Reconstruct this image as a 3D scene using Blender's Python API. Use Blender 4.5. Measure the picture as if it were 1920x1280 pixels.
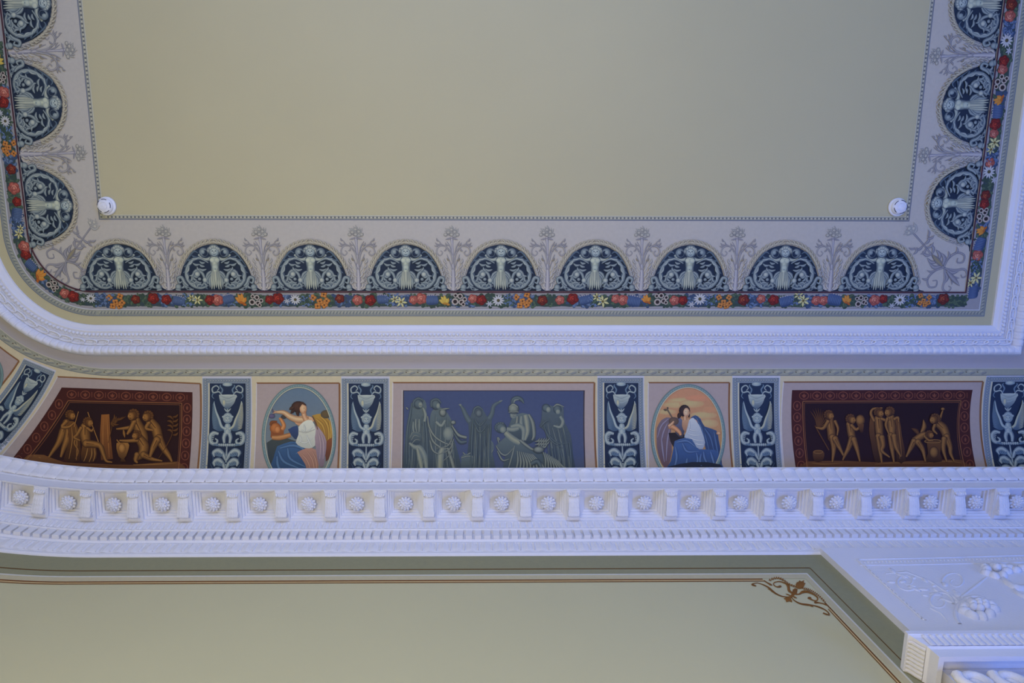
import bpy, bmesh, math, random
from mathutils import Vector, Matrix, geometry
random.seed(7)
for o in list(bpy.data.objects): bpy.data.objects.remove(o)
SC = bpy.context.scene; COL = SC.collection
# ------------------------------------------------------------------ camera
CAMZ = 1.6                       # eye height above the floor
F, PX, PY = 1195.0, 904.0, 640.0 # focal length and principal point in pixels of 1920x1280
A0, PSI = math.atan(210/1195.0), 0.0115
F0 = Vector((0, math.sin(A0), math.cos(A0)))
RIGHT = Vector((1,0,0))*math.cos(PSI) - F0*math.sin(PSI)
FWD = F0*math.cos(PSI) + Vector((1,0,0))*math.sin(PSI)
DOWN = FWD.cross(RIGHT)
cam = bpy.data.cameras.new('camera'); camo = bpy.data.objects.new('camera', cam); COL.objects.link(camo)
m = Matrix.Identity(4)
for i in range(3):
    m[i][0] = RIGHT[i]; m[i][1] = -DOWN[i]; m[i][2] = -FWD[i]
m[2][3] = CAMZ
camo.matrix_world = m
cam.sensor_width = 36; cam.lens = F/1920*36; cam.shift_x = (960-PX)/1920; cam.shift_y = 0
cam.clip_start = 0.02; cam.clip_end = 100
SC.camera = camo
# ------------------------------------------------------------------ light
SC.view_settings.view_transform = 'Standard'; SC.view_settings.look = 'None'
SC.view_settings.gamma = 1; SC.view_settings.use_curve_mapping = False
SC.view_settings.exposure = 0.0
w = bpy.data.worlds.new('world'); SC.world = w; w.use_nodes = True
w.node_tree.nodes['Background'].inputs[0].default_value = (0.42, 0.52, 1.0, 1)
w.node_tree.nodes['Background'].inputs[1].default_value = 0.12
def area(name, loc, target, sx, sy, color, watts):
    l = bpy.data.lights.new(name, 'AREA'); l.shape = 'RECTANGLE'; l.size = sx; l.size_y = sy
    l.color = color; l.energy = watts
    o = bpy.data.objects.new(name, l); COL.objects.link(o); o.location = loc
    o.rotation_euler = (Vector(target)-Vector(loc)).to_track_quat('-Z','Y').to_euler()
    return o
# daylight through the tall windows behind the camera and to its right, an added warm uplight low in the room
area('daylight_back_window', (-0.1,-3.9,2.9), (0.0,2,4.7), 3.0, 2.4, (0.32,0.45,1.0), 228)
area('daylight_right_window', (4.35,0.3,1.2), (1.6,-0.4,5.4), 1.6, 1.8, (0.05,0.21,1.0), 185)
area('warm_uplight', (-0.65,-0.4,1.25), (-0.65,0.5,5.6), 1.2, 1.2, (1.0,0.90,0.66), 56)  # added unseen panel aimed upward, stands in for warm light from below
for i_, x_ in enumerate((-2.0, 1.0)):        # lamps on the wall below the picture
    l = bpy.data.lights.new('wall_lamp_light', 'POINT'); l.energy = 8; l.color = (1.0,0.80,0.45); l.shadow_soft_size = 0.10
    o = bpy.data.objects.new('wall_lamp_light', l); COL.objects.link(o); o.location = (x_, 1.42, CAMZ+1.15)
# ------------------------------------------------------------------ pixels, rays, surfaces
def ray(x, y):
    d = FWD + RIGHT*((x-PX)/F) + DOWN*((y-PY)/F)
    return d
def uv(x, y):
    d = ray(x, y); return d.x/d.z, d.y/d.z
def proj(X, Y, Z):
    p = Vector((X,Y,Z)); k = F/p.dot(FWD)
    return PX+p.dot(RIGHT)*k, PY+p.dot(DOWN)*k
def PYZ(y, Z, x=890):           # profile point from an image row and a height above the camera
    return uv(x, y)[1]*Z, Z
H = 4.0                          # ceiling height above the camera
def onceil(x, y, z=H):
    u, v = uv(x, y); return u*z, v*z
# ------------------------------------------------------------------ naming helpers
def link(name, me, mat, parent=None, smooth=False, loc=None):
    o = bpy.data.objects.new(name, me); COL.objects.link(o)
    if mat is not None and not me.materials: me.materials.append(mat)
    if smooth:
        for p in me.polygons: p.use_smooth = True
    if parent is not None: o.parent = parent
    if loc is not None: o.location = loc
    return o
def tag(o, label, cat, group=None):
    o['label'] = label; o['category'] = cat
    if group: o['group'] = group
    return o
def structure(o): o['kind'] = 'structure'; return o
def stuff(o): o['kind'] = 'stuff'; return o
def empty(name, loc=(0,0,0), rz=0, parent=None):
    o = bpy.data.objects.new(name, None); COL.objects.link(o); o.location = loc; o.rotation_euler = (0,0,rz)
    o.empty_display_size = 0.05
    if parent: o.parent = parent
    return o
def mesh(name, v, f):
    me = bpy.data.meshes.new(name); me.from_pydata([tuple(a) for a in v], [], f); me.update(); return me
# ------------------------------------------------------------------ materials
def srgb(c):
    r = []
    for k in c[:3]:
        k = k/255.0; r.append(k/12.92 if k <= 0.04045 else ((k+0.055)/1.055)**2.4)
    return tuple(r)
GAIN = (1.60, 1.52, 1.16)      # the photograph is dim: pigment = seen colour over the light it gets
def pig(c): 
    l = srgb(c); return tuple(min(0.85, l[i]*GAIN[i]) for i in range(3))
def material(name, color, rough=0.6, var=0.06, scale=6.0, bump=0.0, bscale=60.0, spec=0.3, attr=False):
    mt = bpy.data.materials.new(name); mt.use_nodes = True; nt = mt.node_tree; N = nt.nodes; L = nt.links
    b = N['Principled BSDF']; b.inputs['Roughness'].default_value = rough
    b.inputs['Specular IOR Level'].default_value = spec
    tc = N.new('ShaderNodeTexCoord')
    nz = N.new('ShaderNodeTexNoise'); nz.inputs['Scale'].default_value = scale; nz.inputs['Detail'].default_value = 6
    L.new(tc.outputs['Object'], nz.inputs['Vector'])
    mp = N.new('ShaderNodeMapRange'); mp.inputs[3].default_value = 1-var; mp.inputs[4].default_value = 1+var
    L.new(nz.outputs['Fac'], mp.inputs[0])
    mx = N.new('ShaderNodeVectorMath'); mx.operation = 'SCALE'
    if attr:
        at = N.new('ShaderNodeAttribute'); at.attribute_name = 'Paint'; L.new(at.outputs['Color'], mx.inputs[0])
    else: mx.inputs[0].default_value = color
    L.new(mp.outputs[0], mx.inputs['Scale']); L.new(mx.outputs[0], b.inputs['Base Color'])
    if bump:
        n2 = N.new('ShaderNodeTexNoise'); n2.inputs['Scale'].default_value = bscale; n2.inputs['Detail'].default_value = 4
        L.new(tc.outputs['Object'], n2.inputs['Vector'])
        bp = N.new('ShaderNodeBump'); bp.inputs['Strength'].default_value = bump; bp.inputs['Distance'].default_value = 0.004
        L.new(n2.outputs['Fac'], bp.inputs['Height']); L.new(bp.outputs[0], b.inputs['Normal'])
    return mt
M = {}
M['stucco'] = material('white_stucco', (0.80,0.80,0.82), 0.55, 0.04, 5, 0.25, 90)
M['carved'] = material('carved_white_stucco', (0.80,0.80,0.82), 0.5, 0.06, 25, 0.5, 140)
M['cream'] = material('cream_ceiling_paint', (0.56,0.50,0.28), 0.7, 0.05, 1.3, 0.05, 40)
M['wall'] = material('cream_wall_paint', (0.60,0.56,0.32), 0.45, 0.04, 1.5, 0.05, 50)
M['mauve'] = material('mauve_cove_paint', (0.49,0.45,0.43), 0.7, 0.06, 2)
M['paint'] = material('fresco_paint', None, 0.7, 0.07, 45, attr=True)
M['floor'] = material('parquet_floor', (0.36,0.24,0.13), 0.4, 0.2, 3)
M['plastic'] = material('white_plastic', (0.85,0.85,0.86), 0.35, 0.01, 5)
M['dark'] = material('dark_slot', (0.05,0.05,0.06), 0.5, 0.05, 5)
# ------------------------------------------------------------------ painting kit: flat shapes of colour laid on a surface
def catmull(pts, n=6):
    if len(pts) < 3: 
        (x0,y0),(x1,y1) = pts[0], pts[-1]; k = max(2, n)
        return [(x0+(x1-x0)*i/k, y0+(y1-y0)*i/k) for i in range(k+1)]
    P = [(2*pts[0][0]-pts[1][0], 2*pts[0][1]-pts[1][1])] + list(pts) + [(2*pts[-1][0]-pts[-2][0], 2*pts[-1][1]-pts[-2][1])]
    out = []
    for i in range(1, len(P)-2):
        p0,p1,p2,p3 = P[i-1],P[i],P[i+1],P[i+2]
        for k in range(n):
            t = k/n
            out.append(tuple(0.5*(2*p1[j]+(p2[j]-p0[j])*t+(2*p0[j]-5*p1[j]+4*p2[j]-p3[j])*t*t+(3*p1[j]-p0[j]-3*p2[j]+p3[j])*t**3) for j in (0,1)))
    out.append(tuple(P[-2])); return out
def lerp(a, b, t): return tuple(a[i]+(b[i]-a[i])*t for i in range(3))
class Art:
    def __init__(s, step=0.00006): s.v=[]; s.f=[]; s.c=[]; s.h=step; s.step=step; s.maxedge=0
    def reset(s, n=1): s.h = s.step*n
    def add(s, pts, faces, cols, sub=0, rise=0.0):
        b = len(s.v)
        if s.maxedge and faces and len(faces[0]) == 3 and sub == 0 and len(pts) > 4:
            e = max(math.hypot(pts[f[i]][0]-pts[f[i-1]][0], pts[f[i]][1]-pts[f[i-1]][1]) for f in faces for i in range(len(f)))
            while e > s.maxedge and sub < 4: sub += 1; e /= 2
        pts = list(pts); cols = list(cols); faces = [tuple(f) for f in faces]
        for _ in range(sub):
            nf = []; mid = {}
            def md(i, j):
                k = (min(i,j), max(i,j))
                if k not in mid:
                    pts.append(((pts[i][0]+pts[j][0])/2, (pts[i][1]+pts[j][1])/2)); cols.append(lerp(cols[i], cols[j], .5)); mid[k] = len(pts)-1
                return mid[k]
            for f in faces:
                if len(f) == 3:
                    a,bb,c = f; x=md(a,bb); y=md(bb,c); z=md(c,a); nf += [(a,x,z),(x,bb,y),(z,y,c),(x,y,z)]
                else:
                    a,bb,c,d = f; x=md(a,bb); y=md(bb,c); z=md(c,d); t=md(d,a); o=md(x,z); nf += [(a,x,o,t),(x,bb,y,o),(o,y,c,z),(t,o,z,d)]
            faces = nf
        for k, p in enumerate(pts): s.v.append((p[0], p[1], s.h+rise*k/len(pts)))
        s.h += rise if s.step else 0
        s.c += cols
        s.f += [tuple(i+b for i in f) for f in faces]
        s.h += s.step
    def poly(s, pts, col, col2=None, axis=1, sub=0, smooth=0):
        if smooth: pts = catmull(list(pts)+[pts[0]], smooth)[:-1]
        tr = geometry.tessellate_polygon([[Vector((p[0],p[1],0)) for p in pts]])
        c1 = pig(col); c2 = pig(col2) if col2 else c1
        lo = min(p[axis] for p in pts); hi = max(p[axis] for p in pts)
        cols = [lerp(c1, c2, (p[axis]-lo)/max(1e-6,hi-lo)) for p in pts]
        s.add(pts, tr, cols, sub)
    def grid(s, c00, c10, c11, c01, nx, ny, col, col2=None):   # bilinear quad
        c1 = pig(col); c2 = pig(col2) if col2 else c1
        pts=[]; cols=[]; fs=[]
        for j in range(ny+1):
            for i in range(nx+1):
                a=i/nx; b=j/ny
                pts.append(tuple((c00[k]*(1-a)+c10[k]*a)*(1-b)+(c01[k]*(1-a)+c11[k]*a)*b for k in (0,1))); cols.append(lerp(c1,c2,b))
        for j in range(ny):
            for i in range(nx):
                q=j*(nx+1)+i; fs.append((q,q+1,q+nx+2,q+nx+1))
        s.add(pts, fs, cols)
    def stroke(s, pts, w, ce, cm=None, n=5, hl=-0.25):
        P = catmull(pts, n); k = len(P)-1
        ws = w if isinstance(w,(list,tuple)) else [w,w]
        ce_ = pig(ce); cm_ = pig(cm) if cm else ce_
        row = [-1, hl, 1] if cm else [-1, 1]
        pv=[]; cv=[]; fs=[]
        for i,p in enumerate(P):
            a = P[max(0,i-1)]; b = P[min(k,i+1)]
            tx,ty = b[0]-a[0], b[1]-a[1]; l = math.hypot(tx,ty) or 1
            nx,ny = -ty/l, tx/l
            t = i/k*(len(ws)-1); j = min(int(t), len(ws)-2); ww = ws[j]+(ws[j+1]-ws[j])*(t-j)
            # keep the painted highlight on the upper left of every form
            hp = hl*1.3*(nx*0.7+ny*0.7)
            for r in row:
                rr = hp if (cm and r==hl) else r
                pv.append((p[0]+nx*ww/2*rr, p[1]+ny*ww/2*rr)); cv.append(cm_ if (cm and r==hl) else ce_)
        R = len(row)
        for i in range(k):
            for r in range(R-1):
                q=i*R+r; fs.append((q,q+1,q+R+1,q+R))
        s.add(pv, fs, cv, rise=max(s.step,0.00004))
    def disc(s, cx, cy, rx, ry, c0, c1=None, rot=0, n=14, hx=-0.25, hy=-0.25, rings=2):
        a0 = pig(c0); a1 = pig(c1) if c1 else a0
        cr, sr = math.cos(rot), math.sin(rot)
        pts=[(cx+hx*rx, cy+hy*ry)]; cols=[a0]; fs=[]
        for r in range(1, rings+1):
            q = r/rings; ox, oy = hx*rx*(1-q), hy*ry*(1-q)
            for i in range(n):
                a = 2*math.pi*i/n; x = rx*q*math.cos(a); y = ry*q*math.sin(a)
                pts.append((cx+ox+x*cr-y*sr, cy+oy+x*sr+y*cr)); cols.append(lerp(a0,a1,q*q))
        for i in range(n):
            j=(i+1)%n; fs.append((0,1+i,1+j))
            for r in range(1, rings):
                b0=1+(r-1)*n; b1=1+r*n; fs.append((b0+i,b1+i,b1+j,b0+j))
        s.add(pts, fs, cols)
    def ring(s, cx, cy, rx, ry, w, ce, cm=None, a0=0, a1=360, n=24):
        s.stroke([(cx+rx*math.cos(math.radians(a0+(a1-a0)*i/n)), cy+ry*math.sin(math.radians(a0+(a1-a0)*i/n))) for i in range(n+1)], w, ce, cm, n=1)
    def spiral(s, cx, cy, r0, a0, turns, w0, w1, ce, cm=None, d=1, r1=0.15):
        n=int(14*turns)+4
        P=[]
        for i in range(n+1):
            t=i/n; r=r0*(1-t)+r0*r1*t; a=math.radians(a0)+d*2*math.pi*turns*t
            P.append((cx+r*math.cos(a), cy+r*math.sin(a)))
        s.stroke(P,[w0,w1],ce,cm,n=1)
    def leaf(s, p0, p1, w, ce, cm=None, bend=0.0, n=5):
        dx,dy=p1[0]-p0[0],p1[1]-p0[1]
        mid=((p0[0]+p1[0])/2-dy*bend,(p0[1]+p1[1])/2+dx*bend)
        s.stroke([p0,mid,p1],[w*.25,w*.8,w,w*.7,w*.08],ce,cm,n=n)
    def build(s, name, mapper, parent=None, mat=None):
        vs = [mapper(*p) for p in s.v]
        me = bpy.data.meshes.new(name); me.from_pydata(vs, [], s.f); me.update()
        at = me.color_attributes.new('Paint', 'FLOAT_COLOR', 'POINT')
        flat=[]
        for c in s.c: flat += [c[0],c[1],c[2],1.0]
        at.data.foreach_set('color', flat)
        return link(name, me, mat or M['paint'], parent)
def flip(fn):            # mirror a drawing: fn(art, sx) called for both hands
    for sx in (-1, 1): fn(sx)
# ================================================================== the room shell
def W(X, Y, Z): return (X, Y, Z+CAMZ)
YW = 1.71                       # front wall plane
XR, YB = 4.39, -4.0             # right wall, back wall
XS = -2.0                       # where the front wall starts to bend round the left corner
R1, TH1, R2 = 3.9, math.radians(20), 0.9
def wall_nodes():               # (x, y, inward offset vector, bend angle) along back-right, front-right, straight, curved corner, back-left
    n = [(XR, YB, -1, 1), (XR, YW, -1, -1)]
    k = 60
    for i in range(1, k+1): n.append((XR+(XS-XR)*i/k, YW, 0, -1))
    c1 = (XS, YW-R1); c2 = (c1[0]-(R1-R2)*math.sin(TH1), c1[1]+(R1-R2)*math.cos(TH1))
    for i in range(1, 31):
        t = TH1*i/30; n.append((c1[0]-R1*math.sin(t), c1[1]+R1*math.cos(t), math.sin(t), -math.cos(t)))
    for i in range(1, 43):
        t = TH1+(math.pi/2-TH1)*i/42; n.append((c2[0]-R2*math.sin(t), c2[1]+R2*math.cos(t), math.sin(t), -math.cos(t)))
    n.append((c2[0]-R2, YB, 1, 1)); return n
WALL = wall_nodes()
def wall_ring(p): return [(x+nx*p, y+ny*p) for x,y,nx,ny in WALL]
XL = min(a[0] for a in WALL)
def sweep(name, rings, mat, parent=None, smooth=False, closed=True):
    v=[]; f=[]; n=len(rings[0][0])
    for pts, z in rings: v += [W(x,y,z) for x,y in pts]
    for r in range(len(rings)-1):
        for i in range(n if closed else n-1):
            j=(i+1)%n; f.append((r*n+i, r*n+j, (r+1)*n+j, (r+1)*n+i))
    return link(name, mesh(name, v, f), mat, parent, smooth)
# the ring of the painted ceiling: square corners, rounded front-left corner
CX, CY = onceil(165, 435); YRED = onceil(890, 546)[1]; RR = YRED-CY; XRR = onceil(1809, 545)[0]; YBK = -2.9
KR = 0.93
def ceil_nodes():
    n = [(XRR, YBK, KR, -1), (XRR, YRED, KR, 1)]
    n.append((CX, YRED, 0, 1))
    for i in range(1, 61):
        t = math.pi/2*i/60; n.append((CX-RR*math.sin(t), CY+RR*math.cos(t), -math.sin(t), math.cos(t)))
    n.append((CX-RR, YBK, -1, -1)); return n
CEIL = ceil_nodes()
def ceil_ring(d):
    out = [(x+nx*d, y+ny*d) for x,y,nx,ny in CEIL]
    if RR+d < 0:                # inside the corner circle the painted lines meet at a square corner
        for i in range(2, len(out)-1): out[i] = (CX-RR-d, CY+RR+d)
    return out
def dpx(y, z=H): return PYZ(y, z)[0]-YRED
# ---- floor, walls
f_ = structure(link('floor', mesh('floor', [W(-6.5,-4.5,-CAMZ),W(5,-4.5,-CAMZ),W(5,2.5,-CAMZ),W(-6.5,2.5,-CAMZ)], [(0,1,2,3)]), M['floor']))
def wallpiece(name, idx, ztop=3.2, zbot=-CAMZ):
    v=[]; f=[]
    for i in idx:
        x,y,_,_ = WALL[i]; v += [W(x,y,zbot), W(x,y,ztop)]
    for k in range(len(idx)-1): f.append((2*k,2*k+1,2*k+3,2*k+2))
    return structure(link(name, mesh(name, v, f), M['wall']))
nW = len(WALL)
wall_right = wallpiece('wall_right', [0,1], 3.7)
wall_front = wallpiece('wall_front', list(range(1, 62)))
wall_left = wallpiece('wall_left', list(range(61, nW)), 3.2)
wall_back = wallpiece('wall_back', [nW-1, 0], 3.7)
# ---- flat ceiling
cr = ceil_ring(dpx(640))
ceiling = structure(link('ceiling', mesh('ceiling', [W(x,y,H) for x,y in cr], [tuple(range(len(cr)))]), M['cream']))
def strip(name, y0, y1, col, h, parent=None):      # flat painted strip between two image rows, following the ring
    a = Art(); a.h = 0
    r0 = ceil_ring(dpx(y0)); r1 = ceil_ring(dpx(y1)); n=len(r0); c=pig(col)
    a.add(r0+r1, [(i,(i+1)%n,n+(i+1)%n,n+i) for i in range(n)], [c]*(2*n))
    return a.build(name, lambda x,y,z: W(x,y,H-h), parent or ceiling)
strip('border_field', 411, 548, (158,155,157), 0.0006)
strip('border_line', 411.4, 413.2, (92,98,120), 0.0012)
strip('border_line', 405, 411.4, (138,140,138), 0.0009)
strip('border_line', 403.8, 405.2, (166,166,160), 0.0012)
strip('border_line', 545.6, 548.6, (62,38,50), 0.0060)
strip('garland_ground', 548, 580, (128,128,140), 0.0010)
strip('border_line', 579.4, 581.2, (160,164,184), 0.0022)
strip('leaf_band', 581, 592, (132,136,134), 0.0014)
strip('border_line', 591, 592.6, (98,108,128), 0.0022)
# ---- stucco frame round the ceiling (trim_1)
FP = [(609,0),(610,0.012),(613,0.018),(617,0.024),(620,0.034),(621.5,0.036),(621.8,0.030),(623,0.030),(632,0.030),(632.2,0.038),(633.5,0.038),(634,0.034),(648,0.038),
      (648.4,0.046),(651,0.058),(654,0.068),(657,0.074),(660,0.076),(663,0.072),(665,0.062),(666.5,0.045),(667.2,0.01),(667.4,-0.02)]
trim_1 = structure(sweep('trim_1', [(ceil_ring(PYZ(y, H-dz)[0]-YRED), H-dz) for y,dz in FP], M['stucco'], smooth=False))
trim_1['label'] = 'white stucco moulding frame around the painted ceiling'
# ---- cove between the stucco frame and the cornice
ZA = H-0.02
AX, AY = onceil(178, 420, ZA); RA = PYZ(664, ZA)[0]-AY
XAR = onceil(1908, 664, ZA)[0]
PB = 0.09
CPROF = [PYZ(y,z) for y,z in [(664,ZA),(680,ZA-0.002),(709,3.972),(750,3.953),(792,3.925),(835,3.888),(879,3.838)]]
YBq = YW-PB
CPROF += [(YBq-0.055,3.775),(YBq-0.015,3.69),(YBq,3.60)]
CS = catmull(CPROF, 7)
CW = [(y-CPROF[0][0])/(YBq-CPROF[0][0]) for y,z in CS]; CZ = [z for y,z in CS]
c1_ = (XS, YW-R1); c2_ = (c1_[0]-(R1-R2)*math.sin(TH1), c1_[1]+(R1-R2)*math.cos(TH1))
def ringA(s):
    if s >= 0: return AX+s*(XAR-AX), AY+RA
    t = -s*math.pi/2; return AX-RA*math.sin(t), AY+RA*math.cos(t)
def ringB(s):
    if s >= 0: return XS+s*(XR-PB-XS), YW-PB
    t = -s*math.pi/2
    if t <= TH1: return c1_[0]-(R1-PB)*math.sin(t), c1_[1]+(R1-PB)*math.cos(t)
    return c2_[0]-(R2-PB)*math.sin(t), c2_[1]+(R2-PB)*math.cos(t)
def cove(s, t):
    t = max(0, min(len(CS)-1.001, t)); i = int(t); k = t-i
    w = CW[i]+(CW[i+1]-CW[i])*k; z = CZ[i]+(CZ[i+1]-CZ[i])*k
    a = ringA(s); b = ringB(s)
    return Vector((a[0]+(b[0]-a[0])*w, a[1]+(b[1]-a[1])*w, z))
SN = [('r',)]
ss = [1-i/50 for i in range(51)] + [-i/90 for i in range(1, 91)]
v=[]; f=[]; nq=len(CS); ns=len(ss)+2
for t in range(nq):
    w_ = CW[t]; z = CZ[t]
    aR=(XAR,-3.1); bR=(XR-PB, YB+PB); aL=(AX-RA,-3.1); bL=(c2_[0]-R2+PB, YB+PB)
    v.append(W(aR[0]+(bR[0]-aR[0])*w_, aR[1]+(bR[1]-aR[1])*w_, z))
    for s_ in ss:
        p = cove(s_, t); v.append(W(*p))
    v.append(W(aL[0]+(bL[0]-aL[0])*w_, aL[1]+(bL[1]-aL[1])*w_, z))
for t in range(nq-1):
    for i in range(ns): j=(i+1)%ns; f.append((t*ns+i,t*ns+j,(t+1)*ns+j,(t+1)*ns+i))
cove_o = link('cove', mesh('cove', v, f), M['mauve'], ceiling, True)
# lid behind the frame so that no light leaks between ceiling and cove
cr2 = ceil_ring(dpx(700)); 
structure(link('ceiling', mesh('ceiling_slab', [W(x,y,H+0.05) for x,y in ((-6.5,-4.5),(5,-4.5),(5,2.5),(-6.5,2.5))], [(0,1,2,3)]), M['cream']))
def cove_st(x, y):
    u, v = uv(x, y)
    lo, hi = 0, nq-1                # straight part: Y/Z grows along the profile
    for _ in range(26):
        mid=(lo+hi)/2; p=cove(0.5, mid)
        if p.y/p.z < v: lo=mid
        else: hi=mid
    t=(lo+hi)/2; p=cove(0.5,t); X=u*p.z
    a=ringA(0); b=ringB(0); i=int(min(t,nq-1.001)); w_=CW[i]+(CW[i+1]-CW[i])*(t-i)
    x0=a[0]+(b[0]-a[0])*w_; x1=ringA(1)[0]+(ringB(1)[0]-ringA(1)[0])*w_
    s=(X-x0)/(x1-x0)
    if s >= 0: return s, t
    s = max(-0.9, (X-x0)/1.5)
    for _ in range(14):
        p=cove(s,t); e=(p.x/p.z-u, p.y/p.z-v)
        if abs(e[0])+abs(e[1]) < 1e-6: break
        ds=1e-3; dt=0.02
        ps=cove(s+ds,t); pt=cove(s,t+dt)
        a11=(ps.x/ps.z-p.x/p.z)/ds; a21=(ps.y/ps.z-p.y/p.z)/ds; a12=(pt.x/pt.z-p.x/p.z)/dt; a22=(pt.y/pt.z-p.y/p.z)/dt
        D=a11*a22-a12*a21 or 1e-9
        s -= max(-.15,min(.15,(e[0]*a22-a12*e[1])/D)); t -= max(-4,min(4,(a11*e[1]-a21*e[0])/D))
        t=max(0,min(nq-1.01,t))
    return s, t
def cove_nrm(s, t):
    t0=max(0.01,min(nq-1.6,t))
    d1=cove(s+0.004,t0)-cove(s-0.004,t0); d2=cove(s,t0+0.5)-cove(s,t0-0.01 if t0<0.5 else t0-0.5)
    n=d1.cross(d2).normalized()
    return n if n.z < 0 else -n
_cc={}
def covemap(x, y, h):
    k=(round(x,2),round(y,2))
    if k not in _cc:
        s,t=cove_st(x,y); _cc[k]=(cove(s,t), cove_nrm(s,t))
    p,n=_cc[k]; q=p+n*(h+0.0005); return W(q.x,q.y,q.z)
def wallmap(x, y, h):
    u,v=uv(x,y); Z=YW/v
    if u*Z >= XS: return W(u*Z, YW-h-0.0004, Z)
    a=u*u+v*v; b=-2*(u*c1_[0]+v*c1_[1]); c=c1_[0]**2+c1_[1]**2-(R1-h-0.0008)**2
    Z=(-b+math.sqrt(b*b-4*a*c))/(2*a); return W(u*Z, v*Z, Z)
# ---- cornice (trim_2)
KP = [(877,3.60),(879,3.592),(880,3.590),(883,3.585),(888,3.570),(894,3.546),(900,3.520),(903.5,3.506),(904.5,3.504),(905,3.499),(907,3.492),(907.5,3.487),(917.3,3.42)]
prof = [(PB, 3.605)] + [(YW-PYZ(y,z)[0], z) for y,z in KP]
pf = prof[-1][0]                  # front of the soffit
ZS = 3.42                         # soffit height
pb = YW-PYZ(975,ZS)[0]
trim_2 = structure(empty('trim_2')); trim_2['label'] = 'white stucco cornice with scroll brackets, rosettes and dentils'
sweep('crown_moulding', [(wall_ring(p),z) for p,z in prof], M['stucco'], trim_2)
sweep('soffit_back', [(wall_ring(pf+0.002),ZS+0.0), (wall_ring(pf-0.004),ZS+0.065),(wall_ring(pb-0.01),ZS+0.065)], M['stucco'], trim_2)
KB = [(974.8,3.445),(975,3.42),(978,3.40),(979,3.398),(983,3.385),(988,3.358),(990,3.347),(990.6,3.340),(992.5,3.337)]
bp_ = [(YW-PYZ(y,z)[0], z) for y,z in KB]
PD = YW-PYZ(1011.5,3.272)[0]      # wall behind the dentils
ZD0, ZD1 = 3.337, 3.272; PDF = YW-PYZ(994,3.335)[0]
bp_ += [(PDF-0.002,ZD0),(PD,ZD0),(PD,ZD1-0.004),(PD+0.004,ZD1-0.004)]
KL = [(1015.5,3.258),(1016.5,3.250),(1017,3.244),(1020,3.234),(1025,3.206),(1030,3.180),(1033,3.168),(1034,3.165),(1036,3.152),(1039.5,3.142)]
bp_ += [(YW-PYZ(y,z)[0], z) for y,z in KL] + [(0.0,3.139)]
sweep('bed_moulding', [(wall_ring(p),z) for p,z in bp_], M['stucco'], trim_2)
# ---- positions along the cornice: arc length s, measured from x = 0 to the left, at inward offset p
def along(s, p):
    if s <= -XS: return (-s, YW-p, 0.0)
    t = (s+XS)/R1
    return (c1_[0]-(R1-p)*math.sin(t), c1_[1]+(R1-p)*math.cos(t), t)
def s_at(px, p, Z):               # where the line at offset p, height Z crosses image column px
    lo, hi = -4.2, 3.35
    for _ in range(40):
        mid=(lo+hi)/2; X,Y,_t=along(mid,p)
        if proj(X,Y,Z)[0] > px: lo=mid
        else: hi=mid
    return (lo+hi)/2
# ================================================================== carved stucco
def ellipsoid(v, f, c, r, rot=None, nu=8, nv=5):
    b=len(v); R=rot or Matrix.Identity(3)
    for j in range(nv+1):
        ph=math.pi*j/nv
        for i in range(nu):
            th=2*math.pi*i/nu
            q=R @ Vector((r[0]*math.sin(ph)*math.cos(th), r[1]*math.sin(ph)*math.sin(th), r[2]*math.cos(ph)))
            v.append((c[0]+q.x, c[1]+q.y, c[2]+q.z))
    for j in range(nv):
        for i in range(nu):
            k=(i+1)%nu; f.append((b+j*nu+i,b+j*nu+k,b+(j+1)*nu+k,b+(j+1)*nu+i))
def box(v, f, x0,x1,y0,y1,z0,z1):
    b=len(v)
    v += [(x0,y0,z0),(x1,y0,z0),(x1,y1,z0),(x0,y1,z0),(x0,y0,z1),(x1,y0,z1),(x1,y1,z1),(x0,y1,z1)]
    f += [tuple(b+i for i in q) for q in ((0,3,2,1),(4,5,6,7),(0,1,5,4),(1,2,6,5),(2,3,7,6),(3,0,4,7))]
def tube(v, f, pts, rad, n=6):
    P=[Vector(p) for p in pts]; b=len(v); k=len(P)
    rs = rad if isinstance(rad,(list,tuple)) else [rad,rad]
    for i,p in enumerate(P):
        t=(P[min(k-1,i+1)]-P[max(0,i-1)]).normalized()
        a=t.cross(Vector((0.3,0.5,0.81))).normalized(); c=t.cross(a)
        q=i/(k-1)*(len(rs)-1); j=min(int(q),len(rs)-2); r=rs[j]+(rs[j+1]-rs[j])*(q-j)
        for m_ in range(n):
            th=2*math.pi*m_/n; v.append(tuple(p+a*(r*math.cos(th))+c*(r*math.sin(th))))
    for i in range(k-1):
        for m_ in range(n):
            o=(m_+1)%n; f.append((b+i*n+m_,b+i*n+o,b+(i+1)*n+o,b+(i+1)*n+m_))
def gridmesh(name, nx, ny, fn):
    v=[fn(i/nx*2-1, j/ny) for j in range(ny+1) for i in range(nx+1)]
    f=[(j*(nx+1)+i, j*(nx+1)+i+1, (j+1)*(nx+1)+i+1, (j+1)*(nx+1)+i) for j in range(ny) for i in range(nx)]
    return mesh(name, v, f)
def smooth(me):
    for p in me.polygons: p.use_smooth=True
    return me
def at_cornice(name, me, s, parent, mat='carved', sx=1.0):
    x,y,t = along(s,0); o = link(name, me, M[mat], parent); o.location=W(x,y,0); o.rotation_euler=(0,0,t); o.scale=(sx,1,1); return o
def prof_at(pr, r):
    q=max(0,min(len(pr)-1.0001, r*(len(pr)-1))); i=int(q); k=q-i
    return pr[i][0]+(pr[i+1][0]-pr[i][0])*k, pr[i][1]+(pr[i+1][1]-pr[i][1])*k
SPX = 1/314.0*3.5/4.0            # metres per pixel near the cornice
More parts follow.
